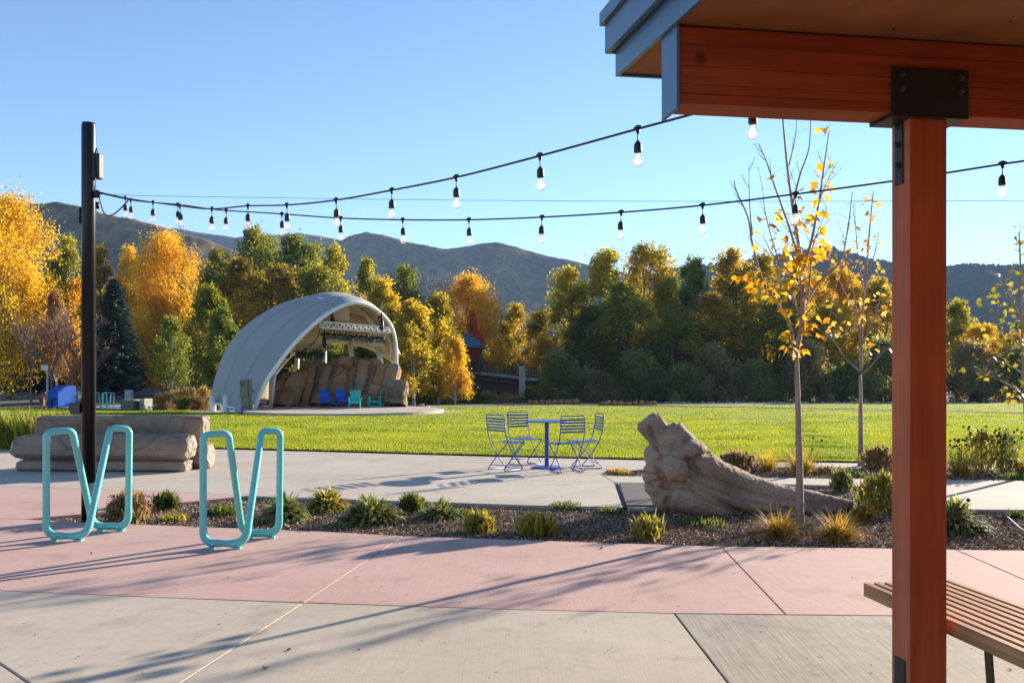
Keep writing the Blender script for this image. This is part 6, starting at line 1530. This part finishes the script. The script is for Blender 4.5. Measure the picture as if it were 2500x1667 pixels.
young_tree('young maple with large golden leaves and bare upper twigs in the near bed', b1, [(1838, 1190), (1836, 1050), (1832, 900), (1829, 800)], 0.043, BR1, CL1, 9.47, map_l, 0.104, 5)
b2 = gp(2101, 1140, -0.02); d2 = b2.y
BR2 = [([(1978, 850), (1980, 740), (1990, 620), (1998, 520), (2006, 440)], 0.026), ([(1978, 855), (1940, 820), (1920, 790), (1900, 765)], 0.016), ([(1978, 800), (1965, 700), (1945, 600), (1935, 540)], 0.016), ([(1980, 790), (2005, 740), (2020, 690), (2030, 620)], 0.015),
       ([(1980, 860), (2010, 830), (2035, 800)], 0.014), ([(1985, 680), (1972, 600), (1965, 520), (1960, 470)], 0.013), ([(1990, 640), (2010, 580), (2018, 530)], 0.011), ([(1945, 600), (1925, 640), (1912, 690), (1905, 740)], 0.010), ([(1965, 720), (1930, 650), (1915, 620)], 0.010)]
CL2 = [(1975, 710, 50, 40, 25), (1945, 620, 40, 40, 18), (1915, 600, 30, 30, 11), (2000, 620, 40, 40, 14), (1925, 745, 30, 30, 11), (2030, 700, 30, 40, 14), (1990, 560, 30, 40, 10), (2002, 450, 14, 30, 10), (1995, 500, 20, 20, 6), (2020, 800, 24, 24, 10), (1905, 770, 20, 14, 6), (1960, 560, 40, 40, 8), (1930, 690, 40, 30, 11)]
young_tree('young maple with sparse pinkish-orange leaves, second along the lawn', b2, [(1977, 1072), (1977, 960), (1976, 860)], 0.048, BR2, CL2, d2, map_l2, 0.10, 6)
b3 = gp(2512, 1166, -0.02); d3 = b3.y
BR3 = [([(2350, 880), (2348, 760), (2345, 660), (2342, 560), (2340, 535)], 0.022), ([(2350, 860), (2320, 840), (2280, 830), (2245, 862)], 0.012), ([(2350, 900), (2310, 880), (2260, 855)], 0.012), ([(2350, 800), (2310, 760), (2275, 700), (2252, 660)], 0.013), ([(2348, 740), (2325, 690), (2300, 650), (2275, 620)], 0.012), ([(2346, 700), (2360, 640), (2370, 580)], 0.012), ([(2350, 920), (2325, 920), (2300, 905)], 0.010), ([(2350, 830), (2400, 780), (2430, 700)], 0.013)]
CL3 = [(2340, 560, 20, 30, 12), (2335, 640, 30, 50, 21), (2300, 660, 40, 40, 14), (2275, 700, 30, 40, 12), (2320, 750, 40, 40, 22), (2300, 830, 50, 40, 22), (2260, 850, 30, 24, 12), (2330, 900, 40, 30, 22), (2345, 800, 30, 60, 21), (2270, 770, 40, 30, 10), (2400, 740, 40, 90, 16), (2345, 700, 30, 60, 16)]
young_tree('young green-leaved tree cut by the right edge of the picture', b3, [(2363, 1097), (2360, 1000), (2352, 880)], 0.055, BR3, CL3, d3, yg_l, 0.095, 8)

# ------------------------------------------------------------------ planting
def blades(specs, name='blades'):
    """arching strips: (base, azimuth, lean, length, width, tint)"""
    n = len(specs); S = 4; V = np.zeros((n, (S+1)*2, 3), dtype=np.float32); T_ = np.zeros((n, (S+1)*2), dtype=np.float32)
    for i, (b, az, lean, L, wd, tn) in enumerate(specs):
        dx, dy = math.cos(az), math.sin(az); p = Vector(b); ang = lean*0.35
        for j in range(S+1):
            ww = wd*(1-(j/S)**2.2)*0.5 + 0.0004 if j < S else 0.0003
            if j == 0: ww = wd*0.3
            V[i, 2*j] = (p.x - dy*ww, p.y + dx*ww, p.z); V[i, 2*j+1] = (p.x + dy*ww, p.y - dx*ww, p.z + 0.15*ww)
            T_[i, 2*j:2*j+2] = tn
            ang += lean*1.3/S; ang = min(ang, 2.3); p = p + Vector((dx*math.sin(ang), dy*math.sin(ang), math.cos(ang)))*(L/S)
    F_ = np.array([[2*j, 2*j+1, 2*j+3, 2*j+2] for j in range(S)])
    Fc = (F_[None] + (np.arange(n)*(S+1)*2)[:, None, None]).reshape(-1, 4)
    return np_mesh(name, V.reshape(-1, 3), Fc, {'tint': T_.ravel()})
PLM = {
 'sage': leafmat('plant_sage', [(0.09, 0.12, 0.045), (0.18, 0.215, 0.08), (0.31, 0.33, 0.13), (0.52, 0.44, 0.12)], 0.4, 0.6, 3, 0.3),
 'yellowing': leafmat('plant_yellowing', [(0.12, 0.14, 0.035), (0.26, 0.27, 0.06), (0.46, 0.38, 0.07), (0.56, 0.36, 0.07)], 0.45, 0.6, 3, 0.4),
 'mat': leafmat('plant_mat_green', [(0.045, 0.08, 0.02), (0.09, 0.14, 0.03), (0.18, 0.2, 0.05), (0.3, 0.28, 0.08)], 0.4, 0.6, 4, 0.3),
 'tawny': leafmat('grass_tawny', [(0.14, 0.17, 0.03), (0.30, 0.27, 0.05), (0.48, 0.25, 0.05), (0.52, 0.18, 0.04)], 0.5, 0.6, 5, 0.4),
 'iris': leafmat('iris_blade', [(0.09, 0.13, 0.02), (0.19, 0.24, 0.035), (0.34, 0.34, 0.05), (0.52, 0.42, 0.1)], 0.45, 0.5, 3, 0.2),
 'pinkdry': leafmat('plant_pink_dry', [(0.18, 0.10, 0.06), (0.30, 0.19, 0.10), (0.36, 0.28, 0.12), (0.45, 0.25, 0.18)], 0.45, 0.7, 5, 0.4),
 'goldgrass': leafmat('lily_gold', [(0.25, 0.25, 0.04), (0.45, 0.36, 0.05), (0.60, 0.40, 0.06), (0.55, 0.25, 0.05)], 0.5, 0.6, 4, 0.4),
}
seed_m = pmat('seed_head_dark', (0.025, 0.016, 0.012), 0.9); stem_m = pmat('stem_straw', (0.20, 0.17, 0.07), 0.8, var=0.3)
seed_red = pmat('seed_head_red', (0.25, 0.08, 0.07), 0.9)
def rosette(px, py, wpx, hpx, label, leaf, z=-0.045, n=230, kind='broad', seed=0, name='perennial_clump', flowers=0, flower_m=None):
    p = gp(px, py, z); s = p.y/F; Rr, Hh = wpx*s/2, hpx*s*(0.78 if kind in ('broad', 'bushy') and hpx < 85 else 1.0); rnd = random.Random(seed*31 + int(px))
    t = thing(name, label, 'plant', tuple(p), rnd.uniform(0, 6)); sp = []
    n = int(n*(2.3 if kind == 'broad' else 2.0))
    ph = [rnd.uniform(0, 6.28) for _ in range(4)]
    def lump(a_): return 0.82 + 0.16*math.sin(2*a_ + ph[0]) + 0.13*math.sin(3*a_ + ph[1]) + 0.1*math.sin(5*a_ + ph[2])
    for k in range(n):
        a = rnd.uniform(0, 6.283); q = math.sqrt(rnd.random())
        if kind == 'broad':
            L = (0.5 + 0.6*rnd.random())*min(0.19, 0.6*Rr + 0.04); lean = 0.2 + 1.3*q + rnd.uniform(-.35, .35)
            h0 = Hh*0.85*rnd.random()**0.6*(1-q*q*0.8); h0 *= lump(a + 1.3); lq = lump(a)*Rr*0.86; sp.append(((math.cos(a)*q*lq, math.sin(a)*q*lq, h0*0.9), a + rnd.uniform(-.5, .5), lean, L, rnd.uniform(.030, .056), rnd.random()))
        elif kind == 'grass':
            L = Hh*rnd.uniform(0.7, 1.35); sp.append(((rnd.gauss(0, .18)*Rr, rnd.gauss(0, .18)*Rr, 0), a, 0.25 + 1.1*q, L, rnd.uniform(.006, .013), rnd.random()))
        elif kind == 'iris':
            L = Hh*rnd.uniform(0.55, 1.05); sp.append(((rnd.uniform(-1, 1)*Rr, rnd.uniform(-1, 1)*Rr*0.45, 0), a, 0.1 + 0.55*q*q, L, rnd.uniform(.018, .034), rnd.random()))
        elif kind == 'mat':
            L = rnd.uniform(0.04, 0.10); b = (math.cos(a)*q*Rr, math.sin(a)*q*Rr, Hh*0.6*(1-q*q)*rnd.random()); sp.append((b, rnd.uniform(0, 6.28), rnd.uniform(.2, 1.3), L, rnd.uniform(.012, .022), rnd.random()))
        elif kind == 'bushy':
            L = rnd.uniform(0.06, 0.14); zz_ = Hh*rnd.random()**0.8*(0.75 + 0.5*lump(a + 2)*0.6); rr = Rr*lump(a)*1.1*math.sqrt(max(0.04, 1-(zz_/Hh*0.9)**2))*q; sp.append(((math.cos(a)*rr, math.sin(a)*rr, zz_*0.95), rnd.uniform(0, 6.28), rnd.uniform(.1, 1.2), L*(1.5 if rnd.random() < .08 else 1), rnd.uniform(.015, .034), rnd.random()))
    obj('foliage', blades(sp), PLM[leaf], t)
    if kind in ('bushy',) or flowers:
        m = MB(); hd = []
        for k in range(max(flowers, 10) + (16 if flowers > 12 else 0)):
            a = rnd.uniform(0, 6.28); q = math.sqrt(rnd.random()); e = Vector((math.cos(a)*q*Rr*0.95, math.sin(a)*q*Rr*0.95, Hh*rnd.uniform(.75, 1.12 if k < flowers else .9)))
            m.tube([(e.x*0.3, e.y*0.3, 0), (e.x*0.75, e.y*0.75, e.z*0.55), e], [0.004, 0.003, 0.0025], 4, caps=False); hd.append(e)
        m.build('stems', stem_m, t)
        for e in hd[:flowers]:
            f_ = MB()
            if flower_m is seed_m: f_.lathe([(0.014, -0.006), (0.021, 0.0), (0.019, 0.014), (0.009, 0.026), (0.001, 0.03)], 8, e)
            else:
                for j in range(7): f_.lathe([(0.004, 0), (0.010, 0.008), (0.003, 0.013)], 5, e + Vector((rnd.uniform(-.03, .03), rnd.uniform(-.03, .03), rnd.uniform(-.008, .01))))
            f_.build('flower_head', flower_m, t, True)
    return t
def Dp(l): return (l[0]*K, l[1]*K, l[2]*K, l[3]*K)
# near bed, left to right (positions on the 2352-wide photo)
GP = 'perennials in the near bed'
P1 = [(300, 1200, 110, 74, 'pink-brown dried flower clump beside the lamp pole base', 'pinkdry', 'bushy', 520, 26, seed_red), (382, 1170, 60, 34, 'small fresh green clump behind the dried pink clump', 'mat', 'bushy', 260, 4, seed_m),
 (268, 1176, 46, 26, 'small green clump touching the lamp pole base', 'mat', 'mat', 160, 0, None), (510, 1182, 80, 26, 'low creeping green patch seen through the second bike rack', 'mat', 'mat', 260, 0, None), (400, 1196, 60, 16, 'flat leafy weed in front of the fresh green clump', 'yellowing', 'mat', 140, 0, None),
 (655, 1195, 100, 68, 'grey-green leafy clump touching the right leg of the second bike rack', 'sage', 'broad', 300, 0, None), (753, 1172, 95, 52, 'yellowing leafy clump right of the grey-green one', 'yellowing', 'broad', 260, 0, None),
 (850, 1202, 125, 74, 'largest spreading leafy clump with yellow fringes in the near bed', 'sage', 'broad', 380, 0, None), (948, 1176, 60, 34, 'small bright green clump right of the largest leafy clump', 'mat', 'bushy', 260, 0, None),
 (1010, 1190, 85, 36, 'low grey-green rosette in front of the concrete kerb', 'sage', 'broad', 160, 0, None), (1062, 1186, 45, 20, 'tiny green mat right of the low rosette', 'mat', 'mat', 120, 0, None), (1100, 1222, 85, 38, 'yellow-green clump low at the edge of the pink paving', 'yellowing', 'bushy', 320, 3, seed_m),
 (1232, 1232, 95, 46, 'green clump with orange flecks near the middle of the pink paving edge', 'yellowing', 'bushy', 380, 4, seed_m), (1487, 1238, 85, 44, 'upright yellow-green clump with a tall stalk left of the sculpture tail', 'yellowing', 'bushy', 320, 6, stem_m),
 (1300, 1168, 70, 14, 'flat green mat beside the concrete kerb in the middle', 'mat', 'mat', 150, 0, None), (1405, 1180, 60, 12, 'flat dark green mat left of the boarded hatch', 'mat', 'mat', 120, 0, None), (1610, 1205, 110, 16, 'thin creeping mat in front of the bone sculpture', 'mat', 'mat', 170, 0, None),
 (1790, 1236, 95, 74, 'tawny orange grass tuft left of the near maple trunk foot', 'tawny', 'grass', 240, 0, None), (1925, 1243, 110, 72, 'green and orange grass tuft right of the near maple trunk foot', 'tawny', 'grass', 300, 0, None),
 (2030, 1180, 130, 84, 'bushy yellow-green clump against the red post at the sculpture tip', 'yellowing', 'bushy', 560, 0, None), (1935, 1128, 60, 48, 'pale green shrubby clump behind the sculpture tail', 'sage', 'bushy', 360, 0, None), (2060, 1150, 60, 60, 'small green shrubby clump hidden partly by the red post', 'mat', 'bushy', 300, 0, None),
 (2195, 1225, 110, 84, 'leafy green clump just right of the red post', 'sage', 'broad', 340, 3, seed_m), (2330, 1190, 40, 14, 'creeping green runner on the bark right of the leafy clump', 'mat', 'mat', 90, 0, None), (1985, 1200, 50, 30, 'low reddish clump below the sculpture tip', 'tawny', 'bushy', 160, 0, None)]
for i, (px, py, wp, hp, lb_, lf, kd, n, fl, fm) in enumerate(P1):
    x, y, w_, h_ = Dp((px, py, wp, hp)); rosette(x, y, w_, h_, lb_, lf, -0.045, n, kd, i, 'grass_tuft' if kd == 'grass' else 'perennial_clump', fl, fm)
P2 = [(1690, 1082, 95, 46, 'coneflower clump with dark seed heads right behind the sculpture', 'pinkdry', 'bushy', 420, 26, seed_m), (1762, 1082, 70, 62, 'golden lily clump behind the sculpture tail', 'goldgrass', 'grass', 130, 0, None), (1840, 1086, 100, 70, 'golden-green lily clump around the near maple trunk', 'goldgrass', 'grass', 190, 6, seed_m),
 (1900, 1084, 60, 18, 'low brownish groundcover between the two maple trunks', 'pinkdry', 'mat', 160, 0, None), (2015, 1078, 80, 56, 'dark twiggy round shrub right of the second maple trunk', 'pinkdry', 'bushy', 420, 8, seed_m), (2050, 1070, 40, 60, 'orange-leaved tuft against the left edge of the red post', 'tawny', 'grass', 130, 0, None),
 (2205, 1095, 70, 80, 'golden grass clump with dark seed heads right of the red post', 'goldgrass', 'grass', 170, 14, seed_m), (2255, 1085, 90, 92, 'tall leafy coneflower clump with dark cone heads, middle of the right bed', 'yellowing', 'bushy', 300, 20, seed_m), (2312, 1085, 75, 88, 'tall coneflower clump nearest the right edge', 'sage', 'bushy', 260, 18, seed_m),
 (2345, 1085, 40, 52, 'orange grass tuft at the right edge of the far bed', 'tawny', 'grass', 150, 0, None), (2330, 1100, 70, 18, 'bright green low mat at the right edge of the far bed', 'mat', 'mat', 200, 0, None), (1420, 1088, 60, 8, 'dry grassy weed patch at the tip of the far bed left of the sculpture', 'tawny', 'mat', 200, 0, None), (1950, 1092, 70, 20, 'low green groundcover in front of the second maple trunk', 'mat', 'mat', 200, 0, None)]
for i, (px, py, wp, hp, lb_, lf, kd, n, fl, fm) in enumerate(P2):
    x, y, w_, h_ = Dp((px, py, wp, hp)); rosette(x, y, w_, h_, lb_, lf, -0.02, n, kd, 50+i, 'grass_tuft' if kd == 'grass' else 'perennial_clump', fl, fm)
rosette(75*K, 1032*K, 150*K, 100*K, 'tall sword-leaved green clump behind the left end of the stone log bench', 'iris', -0.02, 620, 'iris', 90, 'iris_clump')
rosette(-20*K, 1030*K, 110*K, 95*K, 'sword-leaved green clump cut by the left edge of the picture', 'iris', -0.02, 420, 'iris', 91, 'iris_clump')

# fallen leaves, twigs and an irrigation hose
rnd = random.Random(99); pl = []
for k in range(260):
    px, py = (rnd.uniform(120, 2500), rnd.uniform(1200, 1338)) if k < 190 else (rnd.uniform(0, 2500), rnd.uniform(1150, 1660))
    p = gp(px, py, 0.006 if k >= 190 else -0.02)
    if k < 190 and not pip(BEDW[0][0], p.x, p.y): continue
    if k >= 204: continue
    pl.append((p, Vector((math.cos(rnd.uniform(0, 6.28)), math.sin(rnd.uniform(0, 6.28)), rnd.uniform(0, .25))).normalized(), rnd.uniform(0.02, 0.045), rnd.random()))
fl_m = leafmat('fallen_leaf', [(0.10, 0.05, 0.03), (0.28, 0.11, 0.035), (0.42, 0.2, 0.05), (0.45, 0.33, 0.2)], 0.2, 0.7, 5, 0.1)
tag(obj('fallen_leaves', leaf_mesh(pl, rnd), fl_m), 'scattered brown and orange fallen leaves on bark and paving', 'leaves', kind='stuff')
m = MB(); hp_ = [gp(2455, 1257, -0.02), gp(2475, 1275, 0.0), gp(2495, 1292, 0.0), gp(2530, 1310, -0.02)]; m.tube(spline(hp_, 6), 0.008, 6)
tag(m.build('irrigation_hose', pmat('hose_pale', (0.45, 0.40, 0.40), 0.6), None, True), 'thin pale irrigation hose on the bark at the right edge', 'hose')
m = MB(); m.tube(spline([gp(1868, 1265, -0.03), gp(1880, 1255, -0.01), gp(1905, 1252, 0.0), gp(1945, 1254, -0.01)], 6), 0.009, 6)
tag(m.build('irrigation_hose', MATS['hose_pale'], None, True), 'short curved pale hose in front of the sculpture by the maple', 'hose')

# grit and crumbs of leaf scattered on the paving
rnd = random.Random(123); V = []; Fc = []; Tn = []
for k in range(420):
    p = gp(rnd.uniform(-50, 2550), rnd.choice((rnd.uniform(1345, 1660), rnd.uniform(1345, 1660), rnd.uniform(1125, 1235))), 0.003)
    if any(pip(b_[0], p.x, p.y) for b_ in BEDW): continue
    s_ = rnd.uniform(0.003, 0.010)*(2.2 if rnd.random() < 0.06 else 1); a = rnd.uniform(0, 6.28); o_ = len(V)
    for j in range(4):
        r_ = s_*rnd.uniform(0.5, 1.3); V.append((p.x + math.cos(a + j*1.57)*r_, p.y + math.sin(a + j*1.57)*r_*0.7, p.z + rnd.uniform(0, 0.006)))
    Fc.append((o_, o_+1, o_+2, o_+3)); Tn += [rnd.random()]*4
tag(obj('paving_grit', np_mesh('paving_grit', V, Fc, {'tint': Tn}), chip_m), 'dark grit and leaf crumbs scattered over the paving', 'grit', kind='stuff')

# ------------------------------------------------------------------ evening haze: one closed box of even, thin air
hm = bpy.data.materials.new('haze_air'); hm.use_nodes = True; hn = hm.node_tree; hn.nodes.clear()
ho = hn.nodes.new('ShaderNodeOutputMaterial'); hv = hn.nodes.new('ShaderNodeVolumePrincipled')
hv.inputs['Color'].default_value = (0.36, 0.60, 1.0, 1); hv.inputs['Density'].default_value = 0.00009; hv.inputs['Anisotropy'].default_value = 0.1
hn.links.new(hv.outputs[0], ho.inputs['Volume'])
m = MB(); m.box(-6500, 6500, -400, 9500, -12, 620)
o = m.build('haze', hm); tag(o, 'thin blue evening haze in front of the hills', 'haze', kind='stuff')
